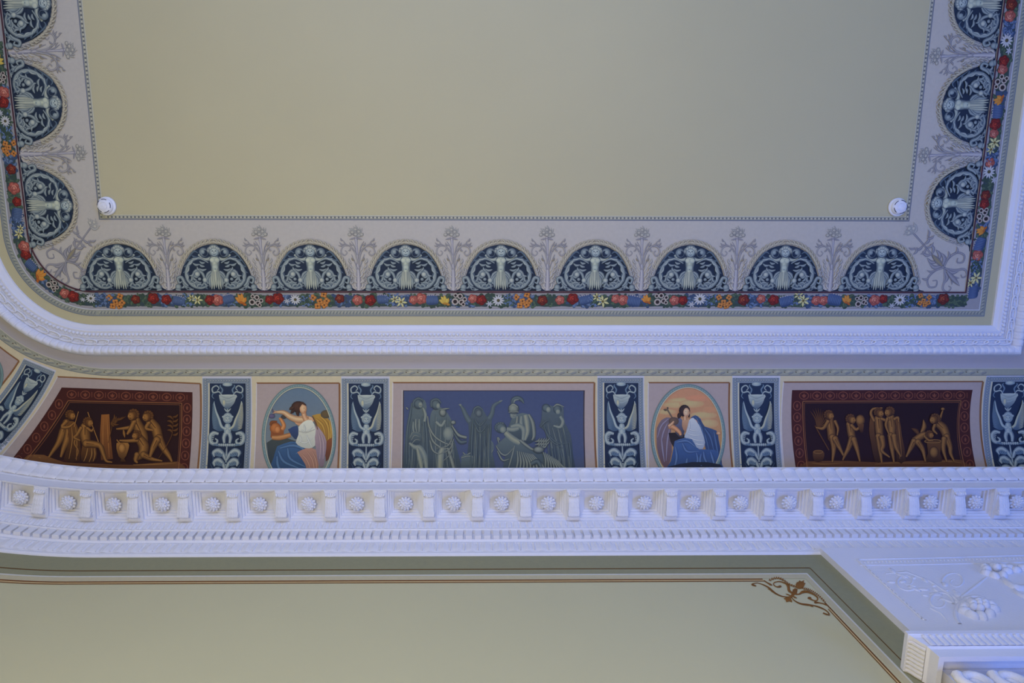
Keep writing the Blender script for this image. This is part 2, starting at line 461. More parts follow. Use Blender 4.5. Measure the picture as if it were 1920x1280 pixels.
# crown leaves
cl = prof[3:9]
def crown(c, r):
    p,z = prof_at(cl, r); hw=0.0402*(1-0.62*max(0,(0.26-r)/0.26)**1.6)
    b=0.004*(1-c*c)+0.0016*abs(math.cos(c*math.pi*2.5))*min(1,r*2)+0.013*max(0,1-abs(r-0.14)/0.16)*(1-c*c)
    b += 0.010*min(1,r/0.06,(1-r)/0.06)
    if r > 0.86: hw*=1-0.15*(r-0.86)/0.14
    if r > 0.8: b += 0.003*abs(math.sin(c*math.pi*2.5))*(r-0.8)/0.2
    return (c*hw, -(p+b*0.8), z-b*0.55)
crown_me = smooth(gridmesh('crown_leaf', 10, 8, crown))
s0, s1 = s_at(1960,0.25,3.55), s_at(-50,0.25,3.55)
n=int((s1-s0)/0.0805)
for i in range(n): at_cornice('leaf', crown_me, s0+i*0.0805, trim_2)
# coffers, rosettes and scroll brackets
LB=0.265; dpb=pf-pb
def coffer_mesh():
    v=[]; f=[]
    rects=[(LB/2,-(pf+0.003),-pb,0.0),(0.36*LB,-(pf-0.004),-(pb+0.012),0.0)]
    hx=0.36*LB; y0=-(pf-0.004); y1=-(pb+0.012)
    for ins,up in ((0,0.012),(0.011,0.015),(0.011,0.026),(0.021,0.029),(0.021,0.041),(0.031,0.044),(0.031,0.056),(0.036,0.056)):
        rects.append((hx-ins, y0+ins, y1-ins, up))
    for h,a,b,z in rects: v += [(-h,a,ZS+z),(h,a,ZS+z),(h,b,ZS+z),(-h,b,ZS+z)]
    for r in range(len(rects)-1):
        for i in range(4): j=(i+1)%4; f.append((4*r+i,4*r+j,4*r+4+j,4*r+4+i))
    k=4*(len(rects)-1); f.append((k,k+1,k+2,k+3)); return mesh('coffer',v,f)
coffer_me=coffer_mesh()
def rosette_mesh():
    v=[]; f=[]
    for ring,(n_,r,zz,rr,tilt) in enumerate(((12,0.033,0.026,(0.0135,0.0095,0.008),0.35),(9,0.023,0.012,(0.0125,0.0085,0.007),0.55),(6,0.011,0.004,(0.009,0.006,0.006),0.4))):
        for i in range(n_):
            a=2*math.pi*(i+0.5*ring)/n_
            ellipsoid(v,f,(r*math.cos(a),r*math.sin(a),zz),rr,Matrix.Rotation(a,3,'Z') @ Matrix.Rotation(tilt,3,'Y'),7,5)
    ellipsoid(v,f,(0,0,0.026),(0.034,0.034,0.024)); ellipsoid(v,f,(0,0,0.002),(0.007,0.007,0.006))
    return mesh('rosette',v,f)
ros_me=smooth(rosette_mesh())
RPX=[-49,40,129,214,305,399,487,579,669,760,850,940,1028,1118,1208,1299,1388,1479,1568,1657,1744,1828,1905,1978]
pm=(pf+pb)/2
RS=[s_at(x,pm,ZS+0.03) for x in RPX]
BS=[(RS[i]+RS[i+1])/2 for i in range(len(RS)-1)]; BS=[2*RS[0]-BS[0]]+BS+[2*RS[-1]-BS[-1]]
def bracket_mesh():
    v=[]; f=[]; hw=0.0305; st=22; nx=10
    for k in range(st+1):
        t=k/st; p=0.224-t*(0.224-0.100)
        zb=-0.016-0.030*(0.5-0.5*math.cos(math.pi*min(1,t*1.08)))-0.004*math.sin(t*math.pi*2)
        if t>0.86: zb += 0.020*((t-0.86)/0.14)**2
        if t<0.08: zb += 0.010*(1-t/0.08)**2
        wv=hw*(0.90+0.12*t)
        row=[(-wv,-p,ZS)]
        for i in range(nx+1):
            c=i/nx*2-1; rib=0.0045*(1-c*c)+0.0022*abs(math.cos(c*math.pi*2+0.0))*(0.6+0.4*math.sin(t*30))
            row.append((c*wv,-p,ZS+zb-rib))
        row.append((wv,-p,ZS)); v+=row
    m_=nx+3
    for k in range(st):
        for i in range(m_-1): f.append((k*m_+i,k*m_+i+1,(k+1)*m_+i+1,(k+1)*m_+i))
    f.append(tuple(range(m_-1,-1,-1))); f.append(tuple(st*m_+i for i in range(m_)))
    return mesh('bracket',v,f)
br_me=bracket_mesh()
v=[];f=[]
for hw,z0,z1,p0,p1 in ((0.040,-0.006,0.0,pf+0.001,pb),(0.0365,-0.011,-0.006,pf-0.005,pb+0.004),(0.034,-0.015,-0.011,pf-0.010,pb+0.01)): box(v,f,-hw,hw,-p0,-p1,ZS+z0,ZS+z1)
cap_me=mesh('bracket_cap',v,f)
v=[];f=[]
for i in range(5):
    x=(i-2)*0.0125; ellipsoid(v,f,(x,-0.233,ZS-0.020),(0.0075,0.010,0.011),Matrix.Rotation(0.5,3,'X'),7,5)
ellipsoid(v,f,(0,-0.226,ZS-0.022),(0.026,0.008,0.008),None,8,5)
tip_me=smooth(mesh('bracket_leaf',v,f))
v=[];f=[]
for sx in (-1,1): tube(v,f,[(sx*0.030,-(0.125+0.017*(1-i/16)*math.cos(i*0.75+1.2)),ZS-0.028+0.017*(1-i/16)*math.sin(i*0.75+1.2)) for i in range(15)],[0.0045,0.0025],5)
vol_me=smooth(mesh('bracket_volute',v,f))
for i,s in enumerate(RS):
    at_cornice('coffer', coffer_me, (BS[i]+BS[i+1])/2, trim_2, 'stucco', (BS[i]-BS[i+1])/LB*1.0 if BS[i]>BS[i+1] else (BS[i+1]-BS[i])/LB)
    x,y,t=along(s,pm-0.004); r=link('rosette', ros_me, M['carved'], trim_2); r.location=W(x,y,ZS+0.002); r.rotation_euler=(0,0,t+0.3*i)
for s in BS:
    b=at_cornice('bracket', br_me, s, trim_2)
    for nm,me in (('cap',cap_me),('leaf',tip_me),('volute',vol_me)):
        c=link(nm, me, M['carved'], b)
# small leaf row, dentils, lower leaf row
el=[(YW-PYZ(y,z)[0],z) for y,z in ((978.5,3.399),(983,3.385),(988,3.358),(990,3.347))]
def egg(c,r):
    p,z=prof_at(el,r); hw=0.0175*(1-0.35*abs(2*r-0.9)**2.2); b=0.008*math.sqrt(max(0,1-c*c))*(0.35+0.65*math.sin(math.pi*min(1,r+0.12)))-0.003*math.exp(-(c/0.22)**2)
    return (c*hw,-(p+b*0.8),z-b*0.6)
egg_me=smooth(gridmesh('tongue',8,6,egg))
s0,s1=s_at(1950,0.07,3.38),s_at(-30,0.07,3.38); n=int((s1-s0)/0.0385)
for i in range(n): at_cornice('tongue', egg_me, s0+i*0.0385, trim_2)
v=[];f=[]; box(v,f,-0.0182,0.0182,-PDF,-PD+0.004,ZD1,ZD0+0.001)
dent_me=mesh('dentil',v,f)
px=-16.0
while px<1945:
    at_cornice('dentil', dent_me, s_at(px,PDF,3.3), trim_2, 'stucco', (18-2.0*max(0,px)/1920)/17.4)
    px += 18-2.0*(max(0,px)/1920)
ll=[(YW-PYZ(y,z)[0],z) for y,z in KL[2:7]]
def low(c,r):
    p,z=prof_at(ll,r); hw=0.027*(0.75+0.35*math.sin(math.pi*r)); b=0.008*(1-c*c)*(0.4+0.6*math.sin(math.pi*min(1,r*1.1)))+0.003*math.cos(c*8)*(1-r)
    return (c*hw-0.009,-(p+b*0.85),z-b*0.5)
low_me=smooth(gridmesh('low_leaf',10,6,low))
def dart(c,r):
    p,z=prof_at(ll,0.1+0.8*r); hw=0.007*(1-0.6*r); b=0.007*(1-c*c)
    return (c*hw+0.029,-(p+b*0.85),z-b*0.5)
dart_me=smooth(gridmesh('dart',4,4,dart))
s0,s1=s_at(1950,0.01,3.2),s_at(-30,0.01,3.2); n=int((s1-s0)/0.0755)
for i in range(n):
    at_cornice('leaf', low_me, s0+i*0.0755, trim_2); at_cornice('dart', dart_me, s0+i*0.0755, trim_2)
# ---- ornament of the ceiling frame
def ceil_places(d, spacing, back=-1.3, left=True):
    out=[]; x1=XRR+KR*d; n=int((x1-CX)/spacing); sp=(x1-CX)/n
    for i in range(n): out.append((x1-(i+0.5)*sp, YRED+d, 0.0))
    R=RR+d; n=int(R*math.pi/2/spacing)
    for i in range(n):
        t=(i+0.5)/n*math.pi/2; out.append((CX-R*math.sin(t), CY+R*math.cos(t), t))
    y=YRED+d-spacing/2
    while y>back: out.append((x1,y,-math.pi/2)); y-=spacing
    return out
v=[];f=[]
for x,y,t in ceil_places(PYZ(627,H-0.03)[0]-YRED, 0.0245): ellipsoid(v,f,W(x,y,H-0.032),(0.0118,0.0118,0.0125),None,8,5)
stuff(link('bead_row', smooth(mesh('bead_row',v,f)), M['stucco'], trim_1))
v=[];f=[]
tube(v,f,[(0.048*math.cos(a*math.pi/12), 0.0175*math.sin(a*math.pi/12)-0.003*math.cos(a*math.pi/12), -0.003-0.003*math.cos(a*math.pi/12)) for a in range(25)],0.0062,6)
for x in (-0.012,0,0.012): ellipsoid(v,f,(x,0,0),(0.011,0.006,0.004),None,6,4)
gl_me=smooth(mesh('guilloche_link',v,f))
for x,y,t in ceil_places(PYZ(641,H-0.036)[0]-YRED, 0.0715, -0.9):
    o=link('guilloche_link', gl_me, M['carved'], trim_1); o.location=W(x,y,H-0.037); o.rotation_euler=(0,0,t)
tp=[(PYZ(y,H-dz)[0]-YRED,-dz) for y,dz in FP if 648<=y<=665.6]; dref=tp[0][0]
def torus(c,r):
    d,z=prof_at(tp,0.06+0.9*r); hw=0.0205*(0.82+0.2*math.sin(math.pi*r)); b=0.010*math.sqrt(max(0,1-c*c))*(0.3+0.7*math.sin(math.pi*min(1,r+.1)))-0.007*math.exp(-((c/0.35)**2+((r-0.3)/0.12)**2))
    return (c*hw, d-dref-b*0.3, z-b*0.9)
to_me=smooth(gridmesh('torus_leaf',8,8,torus))
for x,y,t in ceil_places(dref, 0.0435, -0.75):
    o=link('leaf', to_me, M['carved'], trim_1); o.location=W(x,y,H); o.rotation_euler=(0,0,t)
# ================================================================== entablature at the right
ENT = tag(empty('entablature', W(3.2,YW,2.1)), 'white stucco entablature with carved frieze beside the cream wall panel', 'entablature')
def E(name, me, mat='stucco', sm=False):
    o=link(name, me, M[mat], ENT, sm); o.matrix_parent_inverse=Matrix.Translation(W(3.2,YW,2.1)).inverted(); return o
FPJ=0.035                        # frieze projection
ZF=2.24
uf=uv(1541,1038); XF=uf[0]*3.13
v=[];f=[]
xw=XR
v=[W(xw,YW-FPJ,3.15),W(xw,YW-FPJ,ZF-0.02),W(XF,YW-FPJ,ZF-0.02),W(XF,YW-FPJ,3.15),W(XF,YW-0.001,ZF-0.02),W(XF,YW-0.001,3.15)]
f=[(0,1,2,3),(3,2,4,5)]
E('frieze', mesh('frieze',v,f))
def ent_path(p, xo): return [(xw,YW-p),(XF+0.0-xo,YW-p),(XF-xo,YW-0.001)]
ucorn=uv(1700,1185); 
xA=ucorn[0]*ZF                   # left edge of the crowning fillet
pA=YW-ucorn[1]*ZF
def EO(px,py,z):                 # profile point from its mitre corner in the photograph
    u_,v_=uv(px,py); return (u_*z, v_*z, z)
EP=[(xA+0.06,YW-FPJ,ZF+0.012),(xA,YW-pA,ZF+0.010),EO(1702.5,1188,2.228),EO(1705,1190,2.226),EO(1713,1195,2.216),EO(1725,1203,2.192),EO(1737,1210,2.172),EO(1738,1211,2.168),EO(1744,1216,2.160),EO(1745,1217,2.158),EO(1761,1231,2.112)]
def entsweep(name, EPs, mat='stucco', sm=False):
    v=[];f=[]
    for X,Y,Z in EPs: v += [W(xw,Y,Z),W(X,Y,Z),W(X,YW-0.001,Z)]
    for k in range(len(EPs)-1):
        for i in range(2): f.append((3*k+i,3*k+i+1,3*k+4+i,3*k+3+i))
    return E(name, mesh(name,v,f), mat, sm)
entsweep('architrave', EP)
Xs,Ys,Zs_=EP[-1]
v=[W(xw,Ys,Zs_),W(Xs,Ys,Zs_),W(Xs,Ys+0.02,Zs_),W(xw,Ys+0.02,Zs_),W(Xs,YW-.001,Zs_),W(Xs+0.02,YW-.001,Zs_),W(Xs+0.02,Ys+0.02,Zs_),
   W(Xs+0.02,Ys+0.02,Zs_+0.06),W(xw,Ys+0.02,Zs_+0.06),W(xw,YW-.001,Zs_+0.06),W(Xs+0.02,YW-.001,Zs_+0.06)]
E('architrave_soffit', mesh('architrave_soffit',v,[(0,1,6,3),(1,4,5,6),(6,3,8,7),(6,7,10,5),(7,8,9,10)]))
# leaves on the architrave crown, front and side
lp=EP[3:7]
def arch_leaf(front):
    def fn(c,r):
        q=max(0,min(len(lp)-1.001,r*(len(lp)-1))); i=int(q); k=q-i
        X=lp[i][0]+(lp[i+1][0]-lp[i][0])*k; Y=lp[i][1]+(lp[i+1][1]-lp[i][1])*k; Z=lp[i][2]+(lp[i+1][2]-lp[i][2])*k
        b=0.007*(1-c*c)+0.003*abs(math.cos(c*6)); hw=(0.0135 if front else 0.0085)*(1-0.5*max(0,(0.25-r)/0.25)**2)
        return (c*hw, Y-b*0.7, Z-b*0.7) if front else (X-b*0.7, c*hw, Z-b*0.7)
    return smooth(gridmesh('architrave_leaf',8,6,fn))
alf, als = arch_leaf(True), arch_leaf(False)
x=xA+0.06
while x<3.9:
    o=link('leaf', alf, M['carved'], ENT); o.matrix_parent_inverse=Matrix.Translation(W(3.2,YW,2.1)).inverted(); o.location=W(x,0,0); x+=0.0275
y=YW-0.012
while y>YW-pA+0.02:
    o=link('leaf', als, M['carved'], ENT); o.matrix_parent_inverse=Matrix.Translation(W(3.2,YW,2.1)).inverted(); o.location=W(0,y,0); y-=0.0172
# frieze relief: border rows, scrolls, rosettes and a ribbon
def fr(px,py,h=0.0):
    u_,v_=uv(px,py); Z=(YW-FPJ)/v_; return W(u_*Z, YW-FPJ-h, Z)
v=[];f=[]
tube(v,f,[fr(1610,1049,.002),fr(1760,1046,.002),fr(1925,1041,.002)],0.0035); tube(v,f,[fr(1612,1060,.002),fr(1760,1058,.002),fr(1925,1054,.002)],0.003)
tube(v,f,[fr(1606,1049,.002),fr(1660,1098,.002),fr(1728,1160,.002)],0.0035)
tube(v,f,[fr(1622,1060,.002),fr(1668,1101,.002),fr(1736,1163,.002)],0.003)
E('frieze_border', mesh('frieze_border',v,f),'carved',True)
v=[];f=[]
for i in range(46):
    x=1614+i*6.8; ellipsoid(v,f,fr(x,1054.5-(x-1614)*0.025,.002),(0.005,0.004,0.007),None,6,4)
for i in range(18): t=i/17; ellipsoid(v,f,fr(1613+t*118,1053+t*108,.002),(0.005,0.004,0.007),None,6,4)
stuff(E('frieze_beads', mesh('frieze_beads',v,f),'carved',True))
def relief(name, fn):
    v=[];f=[]; fn(v,f); return E(name, mesh(name,v,f),'carved',True)
def blob(v,f,px,py,r,h,ang=0.0,el=1.6):
    ellipsoid(v,f,fr(px,py,0.0),(r*el,h,r),Matrix.Rotation(ang,3,'Y'),9,6)
def scroll(v,f,cx,cy,r0,a0,turns,d,rad):
    P=[]
    for i in range(int(18*turns)+2):
        t=i/(18*turns+1); r=r0*(1-0.85*t); a=a0+d*2*math.pi*turns*t
        P.append(fr(cx+r*math.cos(a), cy+r*0.8*math.sin(a), -rad*0.35))
    tube(v,f,P,[rad,rad*0.6],6)
def ros_a(v,f):
    for i in range(9):
        a=2*math.pi*i/9; blob(v,f,1835+27*math.cos(a),1144+13*math.sin(a),0.021,0.030,-a,1.5)
    for i in range(6):
        a=2*math.pi*i/6+.4; ellipsoid(v,f,fr(1835+13*math.cos(a),1142+6*math.sin(a),0.020),(0.020,0.024,0.014),None,8,5)
    ellipsoid(v,f,fr(1835,1141,0.030),(0.014,0.016,0.012))
relief('rosette', ros_a)
def ros_b(v,f):
    for i in range(7):
        a=2*math.pi*i/7; blob(v,f,1868+20*math.cos(a),1072+9*math.sin(a),0.020,0.026,-a,1.4)
    ellipsoid(v,f,fr(1868,1070,0.020),(0.022,0.022,0.016))
    for x,y,r in ((1892,1066,.022),(1905,1070,.02),(1918,1066,.022),(1846,1064,.016)): ellipsoid(v,f,fr(x,y,0.004),(r*1.3,0.022,r))
    tube(v,f,[fr(x_,y_,-0.002) for x_,y_ in catmull([(1878,1078),(1888,1092),(1904,1102),(1922,1102),(1942,1094)],5)],[0.006,0.018,0.022,0.018,0.006],8)
    tube(v,f,[fr(x_,y_,-0.002) for x_,y_ in catmull([(1900,1100),(1908,1112),(1924,1120),(1945,1122)],5)],[0.004,0.014,0.018,0.008],8)
relief('flower_ribbon', ros_b)
def scr(v,f):
    scroll(v,f,1835,1144,48,2.4,1.0,1,0.010); scroll(v,f,1762,1128,26,0.2,1.4,-1,0.008); scroll(v,f,1700,1090,22,1.0,1.4,1,0.007)
    scroll(v,f,1790,1090,24,3.0,1.3,1,0.007)
    tube(v,f,[fr(1660,1075,-.003),fr(1700,1072,-.004),fr(1745,1090,-.005),fr(1790,1120,-.004),fr(1810,1140,-.003)],[0.005,0.009,0.010,0.009,0.006])
    tube(v,f,[fr(1745,1140,-.004),fr(1765,1150,-.003),fr(1778,1166,-.002)],[0.009,0.007,0.004])
    tube(v,f,[fr(1800,1120,-.003),fr(1830,1098,-.004),fr(1850,1082,-.003)],[0.006,0.009,0.006])
    for i in range(26):
        t=i/25; x=1672+t*170+14*math.sin(i*2.1); y=1078+t*58+13*math.cos(i*1.7)
        blob(v,f,x,y,0.010+0.004*math.sin(i),0.0045,i*0.9,2.2)
relief('acanthus_scroll', scr)
# ---- pilaster and its carved capital under the architrave
CAPI = tag(empty('capital', W(3.2,1.65,1.9)), 'carved white capital with volutes below the entablature soffit', 'capital')
def C_(name, me, mat='carved', sm=True):
    o=link(name, me, M[mat], CAPI, sm); o.matrix_parent_inverse=Matrix.Translation(W(3.2,1.65,1.9)).inverted(); return o
zc=Zs_-0.004
uc0=uv(1808,1272)[0]*2.0; uc1=uc0+0.62
yf=YW-0.115
v=[];f=[]; box(v,f,uc0+0.05,uc1,yf+0.06,YW-.001,zc-0.03+CAMZ,zc+0.058+CAMZ); C_('abacus', mesh('abacus',v,f),'stucco',False)
v=[];f=[]
for k,xx in enumerate((uc0+0.06,uc0+0.19)):
    tube(v,f,[(xx+0.055*(1-i/30*0.85)*math.cos(i*0.42+2.6), yf+0.012-0.02*(1-i/30), CAMZ+zc-0.088+0.055*(1-i/30*0.85)*math.sin(i*0.42+2.6)) for i in range(31)],[0.020,0.011],8)
C_('volute', mesh('volute',v,f))
v=[];f=[]
for i in range(5):
    x=uc0+0.03+i*0.075
    for j in range(3): ellipsoid(v,f,(x+0.01*j,yf+0.02-0.02*j,CAMZ+zc-0.14-0.03*j),(0.034,0.024,0.05),Matrix.Rotation(0.5,3,'X'),8,6)
C_('acanthus', mesh('acanthus',v,f))
v=[];f=[]; box(v,f,uc0+0.05,uc1,yf+0.035,YW-.001,CAMZ+zc-0.42,CAMZ+zc-0.04); C_('bell', mesh('bell',v,f),'stucco',False)
PIL=tag(empty('pilaster', W(3.2,YW,-CAMZ)), 'white pilaster shaft standing below the carved capital', 'pilaster')
v=[];f=[]; box(v,f,uc0+0.06,uc1-0.01,yf+0.045,YW-.001,0.25,CAMZ+zc-0.42)
o=link('shaft', mesh('shaft',v,f), M['stucco'], PIL); o.matrix_parent_inverse=Matrix.Translation(W(3.2,YW,-CAMZ)).inverted()
v=[];f=[]; box(v,f,uc0+0.0,uc1+0.05,yf-0.02,YW-.001,0.0,0.25)
o=link('base', mesh('base',v,f), M['stucco'], PIL); o.matrix_parent_inverse=Matrix.Translation(W(3.2,YW,-CAMZ)).inverted()
# ================================================================== smoke detectors
def lathe(name, pr, n=28):
    v=[];f=[]
    for r,z in pr:
        for i in range(n): a=2*math.pi*i/n; v.append((r*math.cos(a),r*math.sin(a),z))
    for k in range(len(pr)-1):
        for i in range(n): j=(i+1)%n; f.append((k*n+i,k*n+j,(k+1)*n+j,(k+1)*n+i))
    return smooth(mesh(name,v,f))
det_base=lathe('detector_base',[(0.0,0),(0.056,0),(0.056,-0.012),(0.052,-0.016),(0.040,-0.017)])
det_body=lathe('detector_body',[(0.046,-0.014),(0.047,-0.026),(0.043,-0.036),(0.033,-0.043),(0.0,-0.046)])
v=[];f=[]
for a0 in (-0.7,0.55,1.8,3.0,4.2):
    tube(v,f,[(0.0395*math.cos(a0+i*0.09),0.0395*math.sin(a0+i*0.09),-0.0395) for i in range(10)],0.0022,5)
det_slot=mesh('detector_slot',v,f)
v=[];f=[]; ellipsoid(v,f,(0.012,-0.006,-0.046),(0.003,0.003,0.002)); tube(v,f,[(0.022*math.cos(i*.26),0.022*math.sin(i*.26),-0.0455) for i in range(25)],0.0012,5)
det_led=mesh('detector_cap',v,f)
for px,py,rz,lab in ((198,386,0.2,'white domed smoke detector in the left corner of the ceiling field'),(1685,388,2.9,'white domed smoke detector in the right corner of the ceiling field')):
    x,y=onceil(px,py,H-0.02); d=tag(empty('smoke_detector',W(x,y,H),rz),lab,'smoke detector','smoke detectors on the ceiling')
    link('base',det_base,M['plastic'],d); link('body',det_body,M['plastic'],d); link('slot',det_slot,M['dark'],d); link('sensor_cap',det_led,M['plastic'],d)
# ================================================================== painted ceiling border
PXM = (onceil(1000,546)[0]-onceil(800,546)[0])/200
NAVY=(31,44,66); NAVY2=(24,34,54); GM=(80,96,114); GL=(132,143,148); GD=(48,63,86)
def flatmap(x, y, h): return (x*PXM, y*PXM, -h-0.0012)
def lunette_art():
    A={}
    a=Art(); half=[(0,-86.5),(14,-84.5),(30,-78.5),(46,-66),(58,-48),(65,-30),(71,-12),(79,-3.5),(88,-1.2),(88,0)]
    edge=catmull(half[:-1],5)+[(88,0)]
    a.poly([(-x,y) for x,y in edge[::-1]]+edge[1:], NAVY, NAVY2, sub=0); A['ground']=a
    a=Art(); a.h=0.0004
    def wreath(sx):
        P=catmull(half[:7],14); L=[0]
        for k in range(1,len(P)): L.append(L[-1]+math.hypot(P[k][0]-P[k-1][0],P[k][1]-P[k-1][1]))
        def at(l):
            l=max(0,min(L[-1]-1e-3,l)); k=max(q for q in range(len(L)) if L[q]<=l); k=min(k,len(P)-2); t=(l-L[k])/(L[k+1]-L[k])
            x=P[k][0]+(P[k+1][0]-P[k][0])*t; y=P[k][1]+(P[k+1][1]-P[k][1])*t
            dx,dy=P[k+1][0]-P[k][0],P[k+1][1]-P[k][1]; d=math.hypot(dx,dy); return x,y,dx/d,dy/d
        n=15
        for i in range(n,0,-1):
            l=L[-1]*i/n; x,y,tx,ty=at(l); nx,ny=-ty*-1,-tx    # outward normal
            nx,ny=(ty*-1,tx) if False else (-ty,tx)
            if nx*x+ny*(y+30)<0: nx,ny=-nx,-ny
            low=i>11
            ce=(96,98,108) if low else (106,104,104); cm=(152,152,156) if low else (164,160,148)
            bx_,by_=x+nx*2.2,y+ny*2.2
            a.leaf((sx*bx_,by_),(sx*(bx_-tx*11+nx*0.5),by_-ty*11+ny*0.5),6.6,ce,cm,0.12*sx,n=4)
            a.leaf((sx*bx_,by_),(sx*(bx_-tx*8+nx*7),by_-ty*8+ny*7),4.0,ce,cm,0.2*sx,n=4)
            a.disc(sx*(bx_-tx*4+nx*3.4),by_-ty*4+ny*3.4,0.8,0.8,(86,76,60),(110,100,84),n=6,rings=1)
    flip(wreath); A['wreath']=a
    a=Art(); a.h=0.0008
    def scrolls(sx):
        S=lambda L:[(sx*x,y) for x,y in L]
        for x0,y0,x1,y1,b,w in ((24,-62,42,-66,.2,7),(34,-63,52,-57,.2,7),(42,-58,58,-44,.15,7),(49,-48,60,-33,.15,7),(52,-36,57,-20,.15,7),(50,-22,46,-7,.15,7),(44,-12,30,-3,.15,7),(32,-8,16,-3,.15,6)):
            a.leaf((sx*x0,y0),(sx*x1,y1),w,GD,GM,b*sx)
        a.stroke(S([(12,-52),(28,-60),(44,-54),(53,-38),(53,-22),(43,-9),(28,-5),(15,-10)]),[2,4.5,6,7,6.5,6,4.5,2.5],GD,GL)
        for x0,y0,x1,y1 in ((28,-62,42,-60),(40,-58,52,-47),(48,-46,56,-32),(53,-32,54,-18),(47,-15,38,-6)):
            a.leaf((sx*x0,y0),(sx*x1,y1),3.4,GM,(154,162,162),0.15*sx)
        a.stroke(S([(30,-70),(36,-73),(44,-66),(58,-46)]),[1.5,3.5,3.5,1],GD,GM)
        a.disc(sx*19.5,-71,8.8,9,GL,GD); a.disc(sx*17.6,-69.8,5.2,5.6,NAVY,NAVY2); a.disc(sx*21,-72.4,4,4.4,GL,GM)
        a.stroke(S([(28,-8),(21,-18),(24,-32),(34,-38),(41,-31),(36,-25),(31,-28)]),[2.5,5,6,6,5,3.5,2],GD,GL)
        for x0,y0,x1,y1,b in ((27,-16,46,-21,.25),(28,-14,44,-11,-.25),(26,-12,36,-4,-.3),(24,-18,13,-12,.2),(24,-15,18,-6,.2),(40,-35,49,-28,.3),(27,-37,33,-45,.2),(19,-45,29,-50,.15),(28,-49,41,-52,.2),(16,-40,30,-42,.2),(35,-19,42,-28,.2),(44,-27,48,-17,.2),(18,-52,28,-55,.2)):
            a.leaf((sx*x0,y0),(sx*x1,y1),5.2,GD,GL,b*sx)
        a.disc(sx*33.5,-31,5.2,5.2,(160,166,162),GM); a.disc(sx*20,-20,4.8,5,(160,166,162),GM); a.disc(sx*30,-22,3.4,3.2,GL,GD)
        a.stroke(S([(52,-9),(58,-15),(63,-25),(70,-23),(68,-15),(63,-17)]),[4,7,7,6,4.5,2.5],GD,GL)
        a.leaf((sx*46,-4),(sx*62,-15),7,GD,GL,0.15*sx); a.leaf((sx*42,-3),(sx*55,-8),5,GD,GL,0.2*sx); a.leaf((sx*58,-12),(sx*66,-5),5,GD,GL,0.2*sx)
        a.disc(sx*70,-7,6,6.4,GL,GD); a.leaf((sx*76,-3),(sx*66,-1),5,GD,GL); a.disc(sx*52.5,-4.6,3.8,3.6,GL,GD); a.disc(sx*52.5,-4.6,1.9,1.7,NAVY,NAVY2)
    flip(scrolls); A['scroll']=a
    a=Art(); a.h=0.0016
    FH_=(156,164,158); 
    for sx in (-1,1):
        a.stroke([(sx*7,-60),(sx*15,-58),(sx*23,-60),(sx*28,-66)],[8,6.5,5,3],GD,FH_); a.disc(sx*28,-66,2.4,2.4,FH_,GM,n=8)
        for x0,y0,x1,y1,w in ((4,-36,17,-12,8),(3,-34,12,-6,8),(5,-38,19,-22,6)): a.leaf((sx*x0,y0),(sx*x1,y1),w,GD,GL,-0.12*sx)
    for x in (-7,7,-3.5,3.5,0): a.stroke([(x*0.5,-40),(x*0.95,-22),(x*1.25,-3-3*(x==0))],[6,7.5,1.2],(92,104,112),(158,162,152))
    a.stroke([(0,-66),(0,-60),(0,-52),(0,-44),(0,-36)],[10,19,18,15,16],GD,(164,172,160),hl=-0.15)
    a.disc(-4,-57,5,4.6,(170,176,164),(140,150,148)); a.disc(4,-57,5,4.6,(166,172,162),(132,144,146)); a.disc(0,-44,5,5,(160,168,160),(128,142,146)); a.disc(0,-40.5,0.9,0.9,GD,GM,n=6)
    a.disc(0,-74.5,11.4,12,(150,158,156),GD); a.disc(0.3,-72.6,7.4,8.2,(158,168,170),(112,128,140))
    for x in (-2.8,3.0): a.disc(x,-73.6,1.5,0.9,NAVY,GD)
    a.stroke([(-2.2,-68),(0.4,-67.2),(2.8,-68.1)],1.0,GD); a.stroke([(0.2,-73),(-0.4,-70.2)],1.2,GM)
    for x in (-9,-6,-2,2,6,9): a.disc(x,-82+abs(x)*0.55,3.4,3.2,(158,164,160),GM,n=9)
    for sx in (-1,1): a.disc(sx*10.4,-74,2.4,4.4,(140,148,148),GD,n=9)
    A['figure']=a
    return A
def mesh_of(art, name, mapper=flatmap, dim=1.0):
    art.c=[tuple(k*dim for k in c) for c in art.c]
    o=art.build(name, mapper); me=o.data; bpy.data.objects.remove(o); return me
LUN={k:mesh_of(a,'lunette_'+k) for k,a in lunette_art().items()}
def ordinal(i): return ['first','second','third','fourth','fifth','sixth','seventh','eighth','ninth','tenth','eleventh'][i]
def lunette(x, y, rz, label):
    o=tag(empty('painted_lunette', W(x,y,H), rz), label, 'fresco', 'blue lunettes of the ceiling border')
    for k in ('ground','wreath','scroll','figure'): link(k, LUN[k], M['paint'], o)
bx=[229,407,585,762,939,1114,1290,1466,1645]
for i,px in enumerate(bx):
    x,_=onceil(px,546); lunette(x, YRED-0.002, 0, 'navy painted lunette with cherub, %s from the left in the lower border row'%ordinal(i))
def side_y(ypx, xpx): return onceil(xpx, ypx)[1]
for ypx,lab in ((385,'lowest navy painted lunette with cherub on the left border'),(193,'second lowest navy painted lunette with cherub on the left border'),(6,'navy painted lunette with cherub cut by the top edge, left border')):
    lunette(CX-RR+0.002, side_y(ypx,50), math.pi/2, lab)
for ypx,lab in ((381,'lowest navy painted lunette with cherub on the right border'),(197,'second lowest navy painted lunette with cherub on the right border'),(6,'navy painted lunette with cherub cut by the top edge, right border')):
    lunette(XRR-0.002, side_y(ypx,1835), -math.pi/2, lab)
